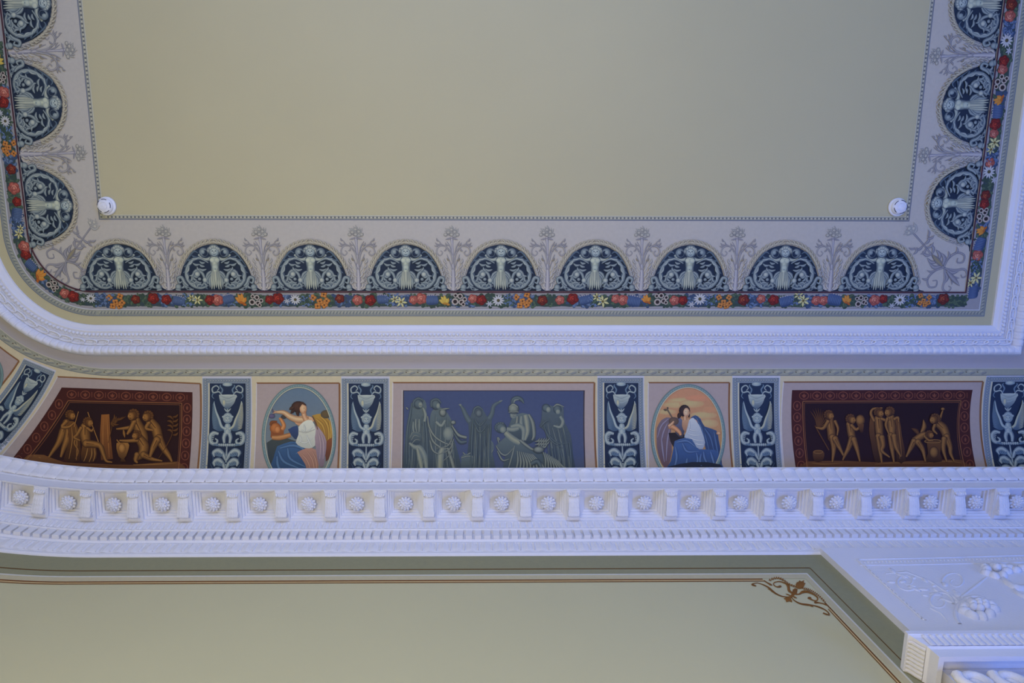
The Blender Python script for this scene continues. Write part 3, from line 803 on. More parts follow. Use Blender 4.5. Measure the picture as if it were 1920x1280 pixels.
# ---- flower sprays between the lunettes
SL=(92,94,112); SM=(136,135,146); SY=(128,120,98)
def spray_art():
    A={}
    a=Art(); a.h=0.0005
    a.stroke([(0,-1),(0,-26),(-1,-56),(-2,-84),(-3,-100)],[12,8,4.5,3.6,7],(96,98,120),(164,162,172))
    A['stem']=a
    a=Art(); a.h=0.0007
    def hand(sx):
        S=lambda L:[(sx*x,y) for x,y in L]
        a.stroke(S([(1,-50),(5,-70),(15,-83),(27,-82),(31,-72),(25,-66),(20,-71),(24,-75)]),[3.0,2.8,3.0,2.8,2.6,2.2,1.8],SL,(150,148,152))
        a.stroke(S([(1,-40),(9,-60),(12,-68)]),[2,2,1],SL,SM); a.stroke(S([(2,-66),(6,-82),(12,-92)]),[2,2,1],SL,SM)
        for x0,y0,x1,y1 in ((16,-84,26,-93),(22,-86,34,-90),(26,-86,36,-84),(26,-92,31,-98),(8,-84,15,-90),(6,-56,12,-62),(5,-74,10,-80),(13,-80,18,-74)):
            a.leaf((sx*x0,y0),(sx*x1,y1),3.2,(96,96,104),SY if (x0%3==0) else SM,0.2*sx)
        for i in range(6):
            y=-6-i*9; x=5+i*1.7
            a.leaf((sx*(x-2),y),(sx*(x+3.4),y-10),4.2,SL,(164,162,160),0.2*sx)
        for i in range(4): a.leaf((sx*3,-4-i*11),(sx*6,-15-i*11),3,(136,136,146),(168,166,166),0.2*sx)
    flip(hand); A['scroll']=a
    a=Art(); a.h=0.0009
    for i in range(11):
        t=math.radians(-170+i*16); r=13+4*((i*7)%3)/2
        a.leaf((-3,-101),(-3+r*math.cos(t),-104+r*math.sin(t)*1.05),4.8,(96,98,108),(158,158,158),0.12)
    for x,y in ((-9,-108),(3,-109),(-3,-113),(-14,-104),(8,-104),(-3,-104)): a.disc(x,y,3.8,3.2,(160,158,154),(98,100,110))
    for x in (-15,9): a.leaf((-3,-98),(x,-95),3,SL,SM)
    A['blossom']=a
    return A
SPR={k:mesh_of(a,'spray_'+k) for k,a in spray_art().items()}
def spray(x,y,rz,label):
    o=tag(empty('painted_spray', W(x,y,H), rz), label, 'fresco', 'grey flower sprays of the ceiling border')
    for k in SPR: link(k, SPR[k], M['paint'], o)
for i in range(8):
    x,_=onceil((bx[i]+bx[i+1])/2,546); spray(x,YRED-0.002,0,'grey painted flower spray, %s from the left between the lower lunettes'%ordinal(i))
for ypx,lab in ((289,'lower grey painted flower spray of the left border'),(97,'upper grey painted flower spray of the left border')): spray(CX-RR+0.004, side_y(ypx,45), math.pi/2, lab)
for ypx,lab in ((289,'lower grey painted flower spray of the right border'),(103,'upper grey painted flower spray of the right border')): spray(XRR-0.004, side_y(ypx,1840), -math.pi/2, lab)
def corner_art():
    A={}
    a=Art(); a.h=0.0006
    a.stroke([(0,-2),(2,-30),(-1,-50),(0,-90),(0,-122)],[3,3.5,4,3,3],SL,SM); A['stem']=a
    a=Art(); a.h=0.0007
    def hand(sx):
        S=lambda L:[(sx*x,y) for x,y in L]
        a.stroke(S([(0,-40),(14,-46),(30,-44),(36,-32),(28,-25),(21,-31),(26,-36)]),[3,3.4,3.4,3,2.6,2,1.5],SL,SM)
        a.stroke(S([(0,-38),(10,-24),(22,-14),(20,-4),(12,-5),(13,-11)]),[3,3.6,3.4,2.6,2,1.4],SL,SM)
        for x0,y0,x1,y1,w in ((2,-34,16,-18,6),(2,-30,8,-8,6),(10,-46,22,-56,4),(0,-44,12,-62,7),(0,-54,9,-72,6),(0,-70,8,-86,5),(0,-92,16,-98,4.5),(10,-97,22,-92,4),(0,-86,14,-84,4),(12,-98,20,-106,3.5),(26,-44,36,-52,3.5)):
            a.leaf((sx*x0,y0),(sx*x1,y1),w,SL,SM,0.22*sx)
    flip(hand); a.leaf((0,-32),(0,2),8,SL,SM); a.leaf((0,-44),(0,-70),9,SL,SY); A['scroll']=a
    a=Art(); a.h=0.0009
    for i in range(10):
        t=math.radians(-175+i*19); r=11+4*((i*5)%3)/2; a.leaf((0,-118),(r*math.cos(t),-122+r*math.sin(t)),4.4,(118,120,130),(156,156,158),0.15)
    for x,y in ((-5,-124),(5,-124),(0,-129)): a.disc(x,y,3.6,3,(166,164,160),(120,122,132))
    A['blossom']=a; return A
CRN={k:mesh_of(a,'corner_'+k) for k,a in corner_art().items()}
for bp,tp_,lab in (((102,522),(180,413),'grey painted flower spray in the rounded left corner'),((1797,534),(1701,424),'grey painted flower spray in the square right corner')):
    b=Vector(onceil(*bp)); t=Vector(onceil(*tp_)); d=t-b
    o=tag(empty('painted_spray', W(b.x,b.y,H), math.atan2(d.x,-d.y)*1.0), lab, 'fresco', 'corner sprays of the ceiling border')
    # local axis of the drawing points to -y
    o.rotation_euler=(0,0,math.atan2(d.y,d.x)+math.pi/2); k=d.length/(134*PXM); o.scale=(k,k,1)
    for n_ in CRN: link(n_, CRN[n_], M['paint'], o)
# ---- garland of flowers
def gar_place(L, d=0.052):        # L in pixels from the tangent point, positive to the right along the bottom
    l=L*PXM
    if l>=0: return CX+l, YRED+d, 0.0
    R=RR+d; t=-l/(RR+0.05)
    if t<=math.pi/2: return CX-R*math.sin(t), CY+R*math.cos(t), t
    return CX-R, CY-(-l-(RR+0.05)*math.pi/2), math.pi/2
def gar_right(L, d=0.052): return XRR+KR*d, YRED-L*PXM, -math.pi/2
GAR=tag(empty('flower_garland', W(CX,YRED+0.05,H)), 'colourful garland of painted flowers along the ceiling border', 'fresco')
GI=Matrix.Translation(W(CX,YRED+0.05,H)).inverted()
G1=(46,62,58); G2=(74,92,76); B1=(48,64,96); B2=(92,112,150)
a=Art(0.00001); a.h=0.0004
rg=random.Random(3)
def fol(place, L0, L1):
    L=L0
    while L<L1:
        seg=int(L//37)%3
        c1=G1 if seg else B1; c2=G2 if seg else B2
        for k in range(3):
            Lx=L+rg.uniform(-3,3); y0=rg.uniform(4,24); ang=rg.uniform(0,6.28); r=rg.uniform(6,10)
            x1=Lx+r*math.cos(ang); y1=max(3.5,min(27.5,y0+r*math.sin(ang)))
            def gm(xx,yy):
                X,Y,_=place(xx,0.010+yy*PXM); return (X,Y)
            q0,q1=gm(Lx,y0),gm(x1,y1); a.h=rg.uniform(0.0006,0.0012)
            a.leaf(q0,q1,6.2*PXM,c1,c2 if rg.random()<0.5 else c1,0.2,n=2)
        L+=2.6
def under(place,L0,L1):
    n=int((L1-L0)/8); P=[]
    for i in range(n+1):
        L=L0+(L1-L0)*i/n; X,Y,_=place(L,0.010+15.5*PXM+rg.uniform(-1,1)*PXM); P.append((X,Y))
    a.h=0.0004; a.stroke(P,[20*PXM,20*PXM],(44,58,66),(50,64,76),n=1)
under(gar_place,-520,1640); fol(gar_place,-520,1640); under(gar_right,0,640); fol(gar_right,0,640)
o=a.build('foliage', lambda x,y,h: W(x,y,H-h-0.0012), GAR); o.matrix_parent_inverse=GI; stuff(o)
def flowers():
    K={}
    def new(): q=Art(); q.h=0.0020; return q
    def rose(c0,c1,c2):
        q=new()
        for i in range(5):
            t=i*1.256+0.4; q.disc(5*math.cos(t),5*math.sin(t),6,5.6,c1,c2,n=10)
        q.disc(0,0,6.2,6.2,c0,c1,n=12); q.disc(0.8,0.6,4,4,c1,c2,n=10); q.disc(0,0,2.2,2.2,c0,c1,n=8); q.stroke([(-5,2),(-1,6),(4,4)],1.2,c2); q.stroke([(-4,-5),(1,-6),(5,-2)],1.1,c2); return q
    K['red_rose']=rose((160,58,44),(128,36,34),(74,22,24)); K['pink_rose']=rose((206,140,128),(176,98,90),(116,58,58)); K['dark_rose']=rose((150,80,52),(116,44,36),(66,22,24))
    def tulip(c0,c1,c2):
        q=new()
        for t in (-0.9,-0.4,0.1,0.6): q.leaf((2,9),(2+17*math.sin(t)*0.8,9-20*math.cos(t)),9,c1,c0,0.1)
        q.leaf((4,8),(11,12),6,c2,c1); q.leaf((-3,6),(8,8),5,c2,c1); q.leaf((8,-2),(18,-10),8,G1,G2,-0.2); return q
    K['yellow_tulip']=tulip((206,180,96),(176,138,62),(140,84,36)); K['orange_tulip']=tulip((204,142,66),(178,104,44),(120,62,28))
    def auricula():
        q=new(); q.disc(0,0,13,12,G1,G1)
        for x,y,r in ((-6,5,6.2),(5,4,5),(1,-6,5),(10,-2,4.2),(-7,-6,4),(9,7,3.8)):
            q.disc(x,y,r,r,(176,168,168),(160,152,154),n=12); q.disc(x,y,r*0.58,r*0.58,(40,32,34),(54,44,46),n=10,hx=0,hy=0)
        return q
    K['white_auricula']=auricula()
    def daisy():
        q=new()
        for i in range(12):
            t=i*math.pi/6; q.leaf((2*math.cos(t),2*math.sin(t)),(12*math.cos(t),11*math.sin(t)),3.4,(150,152,170),(196,196,206))
        q.disc(0,0,3,3,(90,84,56),(52,52,50)); 
        for i in range(6): t=i*1.05; q.leaf((-16,7),(-16+7*math.cos(t),7+6*math.sin(t)),2.6,(140,146,168),(176,180,196))
        return q
    K['white_daisy']=daisy()
    def corn():
        q=new(); r=random.Random(5)
        for i in range(26):
            x,y=r.uniform(-12,12),r.uniform(-10,11); q.leaf((x,y),(x+r.uniform(-5,5),y+r.uniform(-5,5)),3,(58,82,132),(110,132,176))
        return q
    K['blue_cornflower']=corn()
    def cluster():
        q=new()
        for x,y in ((-14,-6),(6,-7),(-4,3),(8,5),(-10,10),(2,11)):
            for i in range(4): t=i*1.57+x; q.disc(x+3.2*math.cos(t),y+3.2*math.sin(t),3.4,3,(196,132,70),(140,84,44),n=8)
            q.disc(x,y,1.6,1.6,(72,44,30),(90,56,36),n=6)
        return q
    K['orange_blossom']=cluster()
    def lily():
        q=new()
        for cx,cy,s_ in ((0,3,1.0),(-11,-4,.75)):
            for i in range(6):
                t=i*1.047+0.3; q.leaf((cx+1.5*math.cos(t),cy+1.5*math.sin(t)),(cx+12*s_*math.cos(t),cy+11*s_*math.sin(t)),4.2*s_,(176,166,110),(212,206,160))
            q.disc(cx,cy,2,2,(110,92,50),(80,70,46))
        return q
    K['cream_lily']=lily()
    def bell():
        q=new()
        q.poly([(-13,-6),(-4,-9),(8,-8),(13,-4),(13,8),(4,11),(-10,10)],(66,86,132),(48,66,106),smooth=3)
        for i in range(8): q.leaf((-10+i*3,8),(-11+i*3.1,-7),2.4,(60,80,126),(92,112,152)); 
        for i in range(5): q.disc(-9+i*4.6,-9,1.6,1.4,(168,166,180),(130,130,150),n=7)
        return q
    K['blue_campanula']=bell()
    return {k:mesh_of(v_,k,dim=0.80) for k,v_ in K.items()}
FLW=flowers()
SEQ=[(0,'yellow_tulip'),(29,'white_auricula'),(55,'pink_rose'),(71,'red_rose'),(103,'white_daisy'),(124,'blue_cornflower'),(152,'orange_blossom'),(186,'dark_rose'),(219,'pink_rose'),(243,'red_rose'),(266,'blue_campanula'),(284,'blue_cornflower'),(300,'cream_lily'),(324,'pink_rose'),(338,'pink_rose'),(358,'blue_campanula')]
def put(kind, pl, k=0):
    x,y,t=pl; o=link(kind, FLW[kind], M['paint'], GAR); o.matrix_parent_inverse=GI; o.location=W(x,y,H); o.rotation_euler=(0,0,t+0.25*math.sin(k*1.9)); sc=0.95+0.12*math.sin(k*2.3); o.scale=(sc,sc,1)
k=0
for per in range(-2,5):
    for off,kind in SEQ:
        L=435+380*per+off-165
        if not (-500 < L < 1628): continue
        k+=1; kd=kind
        if kind=='yellow_tulip' and per in (0,2,3,-1): kd='orange_tulip'
        if kind=='pink_rose' and k%5==0: kd='red_rose'
        put(kd, gar_place(L, 0.052+0.006*math.sin(k*1.7)), k)
for i,(yp,kind) in enumerate(((548,'blue_campanula'),(520,'cream_lily'),(495,'blue_cornflower'),(478,'pink_rose'),(458,'blue_campanula'),(434,'orange_tulip'),(405,'white_auricula'),(382,'red_rose'),(366,'dark_rose'),(322,'white_daisy'),(305,'pink_rose'),(290,'blue_cornflower'),(268,'cream_lily'),(250,'pink_rose'),(233,'red_rose'),(210,'blue_campanula'),(190,'orange_tulip'),(156,'white_auricula'),(130,'pink_rose'),(114,'red_rose'),(76,'white_daisy'),(54,'blue_cornflower'),(30,'pink_rose'),(8,'dark_rose'))):
    Y=side_y(yp,1850); put(kind,(XRR+KR*0.052,Y,-math.pi/2),i)
# ---- fine leaf band and bead line
a=Art(0.0); a.h=0.0028
def repeat(y0,y1,step,fn):
    d0=dpx(y0); d1=dpx(y1); dm=(d0+d1)/2
    xr=XRR+KR*dm
    if RR+dm>0:
        n=int((xr-CX)/step)
        for i in range(n): fn(lambda r,q,i=i:(xr-(i+q)*step, YRED+d0+(d1-d0)*r))
        R=RR+dm; n=int(R*math.pi/2/step)
        for i in range(n):
            def mp(r,q,i=i):
                t=(i+q)/n*math.pi/2; rr=RR+d0+(d1-d0)*r; return (CX-rr*math.sin(t), CY+rr*math.cos(t))
            fn(mp)
        xl=CX; yl=CY
    else:
        n=int((xr-(CX-RR-dm))/step)
        for i in range(n): fn(lambda r,q,i=i:(xr-(i+q)*step, YRED+d0+(d1-d0)*r))
        yl=CY+RR+dm
    n=int((yl+1.5)/step)
    for i in range(n): fn(lambda r,q,i=i:(CX-RR-(d0+(d1-d0)*r), yl-(i+q)*step))
    n=int((YRED+dm+1.5)/step)
    for i in range(n): fn(lambda r,q,i=i:(XRR+KR*(d0+(d1-d0)*r), YRED+dm-(i+q)*step))
def chev(mp):
    a.stroke([mp(.12,.0),mp(.6,.45),mp(.9,.2)],[0.8*PXM,2.2*PXM,0.6*PXM],(98,106,118),n=2); a.stroke([mp(.15,.55),mp(.5,.9)],[0.6*PXM,1.8*PXM],(152,154,150),n=1); a.stroke([mp(.75,.6),mp(.85,1.0)],1.1*PXM,(106,114,124),n=1)
repeat(582,591,6.2*PXM,chev)
def dots(mp):
    a.stroke([mp(.2,.0),mp(.8,.0)],2.0*PXM,(84,88,98),n=1); a.stroke([mp(.35,.5),mp(.65,.5)],2.6*PXM,(172,170,160),n=1)
repeat(405,411.4,7.0*PXM,dots)
stuff(a.build('border_ornament', lambda x,y,h: W(x,y,H-h), ceiling))
# ================================================================== painted cove
def tpx(y): return cove_st(890, y)[1]
# length along the cove at the laurel strip
TL=tpx(697)
SA=[0.95-i*0.004 for i in range(238)]+[-i*0.005 for i in range(0,150)]
LN=[0.0]
for i in range(1,len(SA)): LN.append(LN[-1]+(cove(SA[i],TL)-cove(SA[i-1],TL)).length)
def s_len(l):
    lo,hi=0,len(LN)-1
    while hi-lo>1:
        m_=(lo+hi)//2
        if LN[m_]<l: lo=m_
        else: hi=m_
    k=(l-LN[lo])/max(1e-9,LN[hi]-LN[lo]); return SA[lo]+(SA[hi]-SA[lo])*k
def covest(s,t,h):
    p=cove(s,t)+cove_nrm(s,t)*(h+0.0005); return W(p.x,p.y,p.z)
def coveband(name, y0, y1, col, h, nt=2):
    a=Art(0); t0,t1=tpx(y0),(tpx(y1) if y1<1000 else nq-1.01); S=[1-i/50 for i in range(51)]+[-i/90 for i in range(1,91)]; n=len(S)
    T=[t0]+[k for k in range(int(t0)+1,int(t1)+1)]+[t1]; nt=len(T)-1
    pts=[(s,t) for t in T for s in S]
    a.add(pts,[(j*n+i,j*n+i+1,(j+1)*n+i+1,(j+1)*n+i) for j in range(nt) for i in range(n-1)],[pig(col)]*len(pts))
    return a.build(name, lambda s,t,_h: covest(s,t,h), cove_o)
coveband('cream_field', 703.5, 2000, (176,167,147), 0.0002, 24)
coveband('laurel_band', 691, 704, (136,138,132), 0.0006)
coveband('border_line', 690.3, 691.6, (166,166,166), 0.0010); coveband('border_line', 703.2, 704.6, (104,110,118), 0.0010)
a=Art(0); a.h=0.0016; t0,t1=tpx(691.5),tpx(703.5)
mp=0.0735; n=int((LN[-1]-0.05)/mp)
def lm(q,r): return (s_len(max(0,q)), t0+(t1-t0)*r)
def wst(q0,r0,q1,r1,w,c):
    # thin leaf drawn in strip coordinates: width measured across the strip
    pts=[];N=5
    for i in range(N+1):
        k=i/N; ww=w*math.sin(math.pi*(0.08+0.9*k)); pts.append((q0+(q1-q0)*k, r0+(r1-r0)*k, ww))
    top=[lm(x,r-w_/2) for x,r,w_ in pts]; bot=[lm(x,r+w_/2) for x,r,w_ in pts]
    a.add(top+bot,[(i,i+1,N+2+i,N+1+i) for i in range(N)],[pig(c)]*(2*N+2)); 
for i in range(n):
    q=i*mp+0.01
    for (q0,r0,q1,r1,w_,c) in ((0,.5,.62,.2,.26,(152,152,140)),(0,.5,.66,.78,.26,(122,126,130)),(.02,.5,.8,.5,.2,(160,158,144)),(.0,.42,.6,.08,.08,(96,100,108)),(.0,.6,.66,.94,.1,(92,96,106)),(.1,.5,.7,.36,.05,(98,102,110)),(.5,.3,.78,.24,.14,(100,104,104)),(.72,.5,.86,.56,.2,(92,84,72))):
        a.h=0.0010+0.0001*(hash((q0,r1))%5); wst(q+q0*mp,r0,q+q1*mp,r1,w_,c)
stuff(a.build('laurel_leaves', lambda s,t,h: covest(s,t,h), cove_o))
# ---- helpers for panels drawn in photograph pixels
STEP=0.00009
def crop(ox,oy,sc): return lambda x,y,h: covemap(ox+x/sc, oy+y/sc, h)
def quadcurve(p0,p1,p2,t):      # through three points at t = 0, .5, 1
    return tuple(p0[k]*(2*t-1)*(t-1)+p1[k]*4*t*(1-t)+p2[k]*t*(2*t-1) for k in (0,1))
def panel(name,label,group=None,cat='fresco'):
    o=empty(name, W(0,1.2,3.9)); tag(o,label,cat,group); o['_']=0; del o['_']; return o
def pb_(art,name,o,mapper):
    q=art.build(name,mapper,o); q.matrix_parent_inverse=Matrix.Translation(W(0,1.2,3.9)).inverted(); return q
def sidequad(art,L,R,a0,a1,b0,b1,nx,ny,col,col2=None):
    c1=pig(col); c2=pig(col2) if col2 else c1; pts=[];cols=[];fs=[]
    for j in range(ny+1):
        b=b0+(b1-b0)*j/ny; l=quadcurve(*L,b); r=quadcurve(*R,b)
        for i in range(nx+1):
            x=a0+(a1-a0)*i/nx; pts.append((l[0]+(r[0]-l[0])*x,l[1]+(r[1]-l[1])*x)); cols.append(lerp(c1,c2,j/ny))
    for j in range(ny):
        for i in range(nx): q=j*(nx+1)+i; fs.append((q,q+1,q+nx+2,q+nx+1))
    art.add(pts,fs,cols)
BE=1.14                          # drawings run on a little behind the cornice edge
# ---- blue pilaster panels
PN=(29,42,68); QD=(58,78,104); QM=(98,118,138); QL=(156,166,166); QY=(168,166,140)
def pil_art():
    A={}
    def new(h=0.0009): q=Art(STEP); q.h=h; q.maxedge=34; return q
    q=new()
    q.disc(185,48,38,16,QL,QM)
    for sx in (-1,1):
        X=lambda x:185+sx*(x-185)
        q.stroke([(X(228),130),(X(250),105),(X(290),112),(X(298),78),(X(268),58),(X(248),78),(X(262),96)],[10,13,14,13,12,10,7],QD,QL,n=4)
        q.stroke([(X(232),120),(X(222),90),(X(240),62),(X(232),50)],[10,14,12,4],QD,QM,n=4)
        q.stroke([(X(290),112),(X(300),140),(X(286),158)],[9,8,5],QD,QM,n=3)
    q.poly([(122,128),(250,128),(246,160),(232,196),(206,226),(190,240),(180,240),(162,226),(138,196),(126,160)],QL,QD,smooth=2)
    q.stroke([(128,134),(186,152),(246,134)],[6,12,6],QD,QL); q.stroke([(136,172),(186,190),(238,170)],[4,8,4],QM,QL); q.disc(160,190,14,30,QY,QM)
    for x in (160,186,212): q.leaf((186,262),(x,232),14,QD,QL)
    A['vase']=q
    q=new()
    for sx in (-1,1):
        X=lambda x:188+sx*(x-188)
        q.poly([(X(212),392),(X(236),404),(X(268),400),(X(294),372),(X(304),310),(X(302),250),(X(298),196),(X(288),176),(X(284),214),(X(268),262),(X(250),312),(X(236),352),(X(222),372)],QM if sx<0 else QL,QD,smooth=2)
        for i in range(15):
            t=i/14; q.leaf((X(262+16*t),390-170*t),(X(300+6*math.sin(t*3)),384-176*t-10),9,QD,QY if sx>0 else QM,0.1*sx,n=3)
        q.stroke([(X(212),384),(X(234),364),(X(252),312),(X(276),252),(X(290),186)],[18,20,18,14,5],QM,QY if sx>0 else QL,n=4)
        q.stroke([(X(252),424),(X(290),418),(X(312),446),(X(302),488),(X(270),498),(X(258),474),(X(276),458)],[20,34,34,32,26,18,10],QD,QL,n=4)
        for i in range(4): q.leaf((X(276+6*i),430+14*i),(X(306-3*i),428+20*i),10,QD,QL,0.2*sx,n=3)
        q.leaf((X(286),500),(X(240),512),18,QD,QM)
    A['wing']=q
    q=new(0.0014)
    q.stroke([(188,350),(188,384),(188,410),(188,430)],[34,58,50,52],QM,QL,n=4)
    for sx in (-1,1):
        q.stroke([(188+sx*14,420),(188+sx*24,452),(188+sx*20,492)],[34,30,20],QD,QL,n=4)
        q.disc(188+sx*15,386,13,12,QL,QM)
    q.disc(188,306,37,42,QY,QM); q.disc(188,318,24,28,QL,QM)
    for x in (-9,10): q.disc(188+x,312,5,3,QD,QD)
    q.stroke([(180,334),(188,336),(196,334)],3,QD); q.stroke([(188,314),(186,326)],4,QM)
    for i in range(7): q.disc(188+(i-3)*11,278+abs(i-3)*6,10,9,QL,QM)
    for i in range(8): q.disc(132+i*16,506,10,13,QL,QD)
    A['figure']=q
    q=new()
    q.stroke([(188,516),(188,580),(188,640),(188,760)],[10,16,14,12],QD,QL,n=4)
    for sx in (-1,1):
        for y,w_ in ((600,1.0),(668,0.92),(736,0.9)):
            X=lambda x:188+sx*x*w_
            q.stroke([(X(4),y+16),(X(26),y-26),(X(60),y-52),(X(94),y-38),(X(88),y-8)],[18,34,42,34,12],QD,QL,n=4)
            for k_ in range(4): q.leaf((X(30+k_*14),y-34-k_*3),(X(52+k_*12),y-8-k_*2),14,QD,QM,0.2*sx,n=3)
        q.leaf((188+sx*116,560),(188+sx*108,650),10,PN,QD,0.2*sx); q.leaf((188+sx*116,640),(188+sx*108,730),10,PN,QD,0.2*sx)
    A['acanthus']=q
    return A
PART=pil_art()
def pilaster(L,R,label):
    o=panel('painted_pilaster',label,'blue painted pilaster panels of the cove')
    px=lambda x,y,h:(lambda l,r,a:(l[0]+(r[0]-l[0])*a,l[1]+(r[1]-l[1])*a))(quadcurve(*L,y/680),quadcurve(*R,y/680),x/360)+(h,)
    mpp=lambda x,y,h: covemap(*px(x,y,h))
    g=Art(STEP); g.h=0.0004; sidequad(g,L,R,-0.008,1.02,-0.022,BE,6,24,(168,170,190)); sidequad(g,L,R,0,1.0,0,BE,6,24,(112,124,142))
    sidequad(g,L,R,0.115,0.15,0.055,BE,1,24,(168,166,152)); pb_(g,'border',o,lambda x,y,h:covemap(x,y,h))
    q=Art(0.00001); q.h=0.0010
    for b in range(38):
        y=8+b*20
        for x in (22,338): q.disc(x,y,13,8,(156,162,166),(72,86,108),n=6,rings=1)
    for b in range(1,17): q.disc(22+b*20,19,8,12,(156,162,166),(72,86,108),n=6,rings=1)
    stuff(pb_(q,'rope_border',o,mpp))
    g=Art(STEP); g.h=0.0008; sidequad(g,L,R,0.145,0.885,0.058,BE,6,24,PN,(24,36,60)); sidequad(g,L,R,0.86,0.89,0.06,BE,1,24,(24,34,54)); pb_(g,'ground',o,lambda x,y,h:covemap(x,y,h))
    for k in PART: pb_(PART[k],k,o,mpp)
PL=[([(44.7,673),(2,739),(-60,806)],[(103,697),(58,775),(-14,862)],'slanting blue painted pilaster panel with winged figure at the rounded corner'),
 ([(380,709),(379.5,792),(375,879)],[(470,709),(470.7,792),(467,879)],'blue painted pilaster between the left brown panel and the first oval'),
 ([(640.5,709),(641,793),(640,878)],[(728.7,709),(729,793),(728.7,878)],'blue painted pilaster between the first oval and the slate-blue relief panel'),
 ([(1120.5,708),(1120.5,792),(1121.5,877)],[(1206,708),(1207,792),(1211,877)],'blue painted pilaster between the slate-blue relief panel and the second oval'),
 ([(1373.5,708),(1374,792),(1378,877)],[(1461,708),(1461,792),(1466.5,877)],'blue painted pilaster between the second oval and the right brown panel'),
 ([(1850,706),(1842,790),(1851,874)],[(1939,705),(1933,790),(1946,873)],'blue painted pilaster at the right edge beside the brown panel')]
for L,R,lab in PL: pilaster(L,R,lab)
# ---- frames of the picture panels
MV=(148,136,140); BR=(128,92,64); BRD=(96,62,42); WH=(176,172,180)
def frame(o,L,R,light_left=True):
    ident=lambda x,y,h:covemap(x,y,h)
    nx=max(6,int(abs(R[0][0]-L[0][0])/12))
    g=Art(STEP); g.h=0.0004; sidequad(g,L,R,0,1,0,BE,nx,24,MV,(152,140,140)); pb_(g,'field',o,ident)
    q=Art(STEP); q.h=0.0007
    top=[(L[0][0]+(R[0][0]-L[0][0])*i/nx, L[0][1]+(R[0][1]-L[0][1])*i/nx) for i in range(nx+1)]
    right=[quadcurve(*R,BE*i/24) for i in range(25)]; left=[quadcurve(*L,BE*i/24) for i in range(25)]
    q.stroke(top,2.6,BRD,BR,n=1); q.stroke(right,3.4,BRD,BR,n=1); q.stroke(left,2.0,WH,n=1)
    pb_(q,'frame_line',o,ident)
# ---- slate-blue relief panel
o=panel('relief_picture','slate-blue painted panel of draped mourners around a fallen warrior')
frame(o,[(736.5,717),(735.5,797),(733,877)],[(1114.5,717),(1114.5,797),(1118,877)])
cm=crop(700,680,4)
g=Art(STEP); g.h=0.0009
sidequad(g,[(755.5,731.5),(755,804),(754,877)],[(1096.5,731.5),(1096,804),(1098,877)],0,1,0,BE,24,20,(58,52,62)); sidequad(g,[(757.5,733),(757,804),(756,877)],[(1094,733),(1093.5,804),(1095.5,877)],0,1,0,BE,24,20,(60,71,106),(66,76,104))
g.stroke([(754.5,731),(754,804),(753,900)],1.6,(172,170,172)); pb_(g,'ground',o,lambda x,y,h:covemap(x,y,h))
FD=(44,56,70); FM=(84,97,103); FL=(122,129,122); FH=(134,137,122)
_fn={}
def fig(name, fn, o, mapper, h=0.0016):
    k=_fn.get(o.name,0); _fn[o.name]=k+1
    q=Art(STEP); q.h=h+0.00045*k; q.maxedge=34; fn(q); pb_(q,name,o,mapper)
def folds(q,lines,w,ce,cm_):
    for ln in lines: q.stroke(ln,[w*.5,w,w*.8,w*.3],ce,cm_,n=4)
def drape(q,xa,xb,ya,yb,n,sway,seed):
    r=random.Random(seed)
    for i in range(n):
        t=(i+0.5)/n; x0=xa[0]+(xa[1]-xa[0])*t; x1=xb[0]+(xb[1]-xb[0])*t; y0=ya+r.uniform(-20,40); xm=(x0+x1)/2+sway*math.sin(t*3.1)+r.uniform(-6,6)
        q.stroke([(x0,y0),(xm,(y0+yb)/2),(x1,yb)],[3,10,4],FD,FM,n=4)
        if i%2: q.stroke([(x0+7,y0+20),(xm+8,(y0+yb)/2),(x1+8,yb)],[2,6,2],FM,FL,n=4)
def f1(q):
    q.poly([(300,275),(345,262),(385,280),(400,330),(392,400),(418,520),(425,660),(425,860),(232,860),(238,600),(255,440),(278,350)],FM,FD,smooth=2)
    drape(q,(270,400),(245,415),420,850,8,10,1)
    folds(q,[[(290,300),(275,400),(255,520),(250,760)],[(300,420),(290,520),(270,640),(280,800)],[(385,400),(400,520),(405,640),(410,800)],[(370,400),(378,480),(385,600)]],22,FD,FM)
    folds(q,[[(320,420),(318,470),(325,520)],[(345,420),(345,470),(345,520)],[(300,440),(300,490),(305,530)]],14,FM,FL)
    q.poly([(270,600),(272,545),(310,515),(352,528),(366,575),(340,610),(300,625)],FM,FD,smooth=2); folds(q,[[(275,560),(300,520),(350,530)],[(285,580),(310,545),(350,555)],[(290,605),(320,575),(355,580)]],9,FD,FL); q.stroke([(270,600),(310,630),(350,640),(385,700),(400,800)],[16,34,44,40,24],FM,FL); q.stroke([(330,640),(350,720),(370,830)],[20,40,20],FM,FH)
    q.disc(338,306,34,40,FM,FD); q.disc(354,314,17,23,FL,FM); q.stroke([(300,330),(305,290),(340,265),(378,285)],[14,18,18,10],FD,FM)
    q.stroke([(385,440),(392,390),(380,350),(370,335)],[20,24,18,8],FM,FL); q.leaf((262,350),(246,330),14,FD,FL); q.stroke([(345,318),(362,320)],3,FD)
fig('mourner',f1,o,cm)
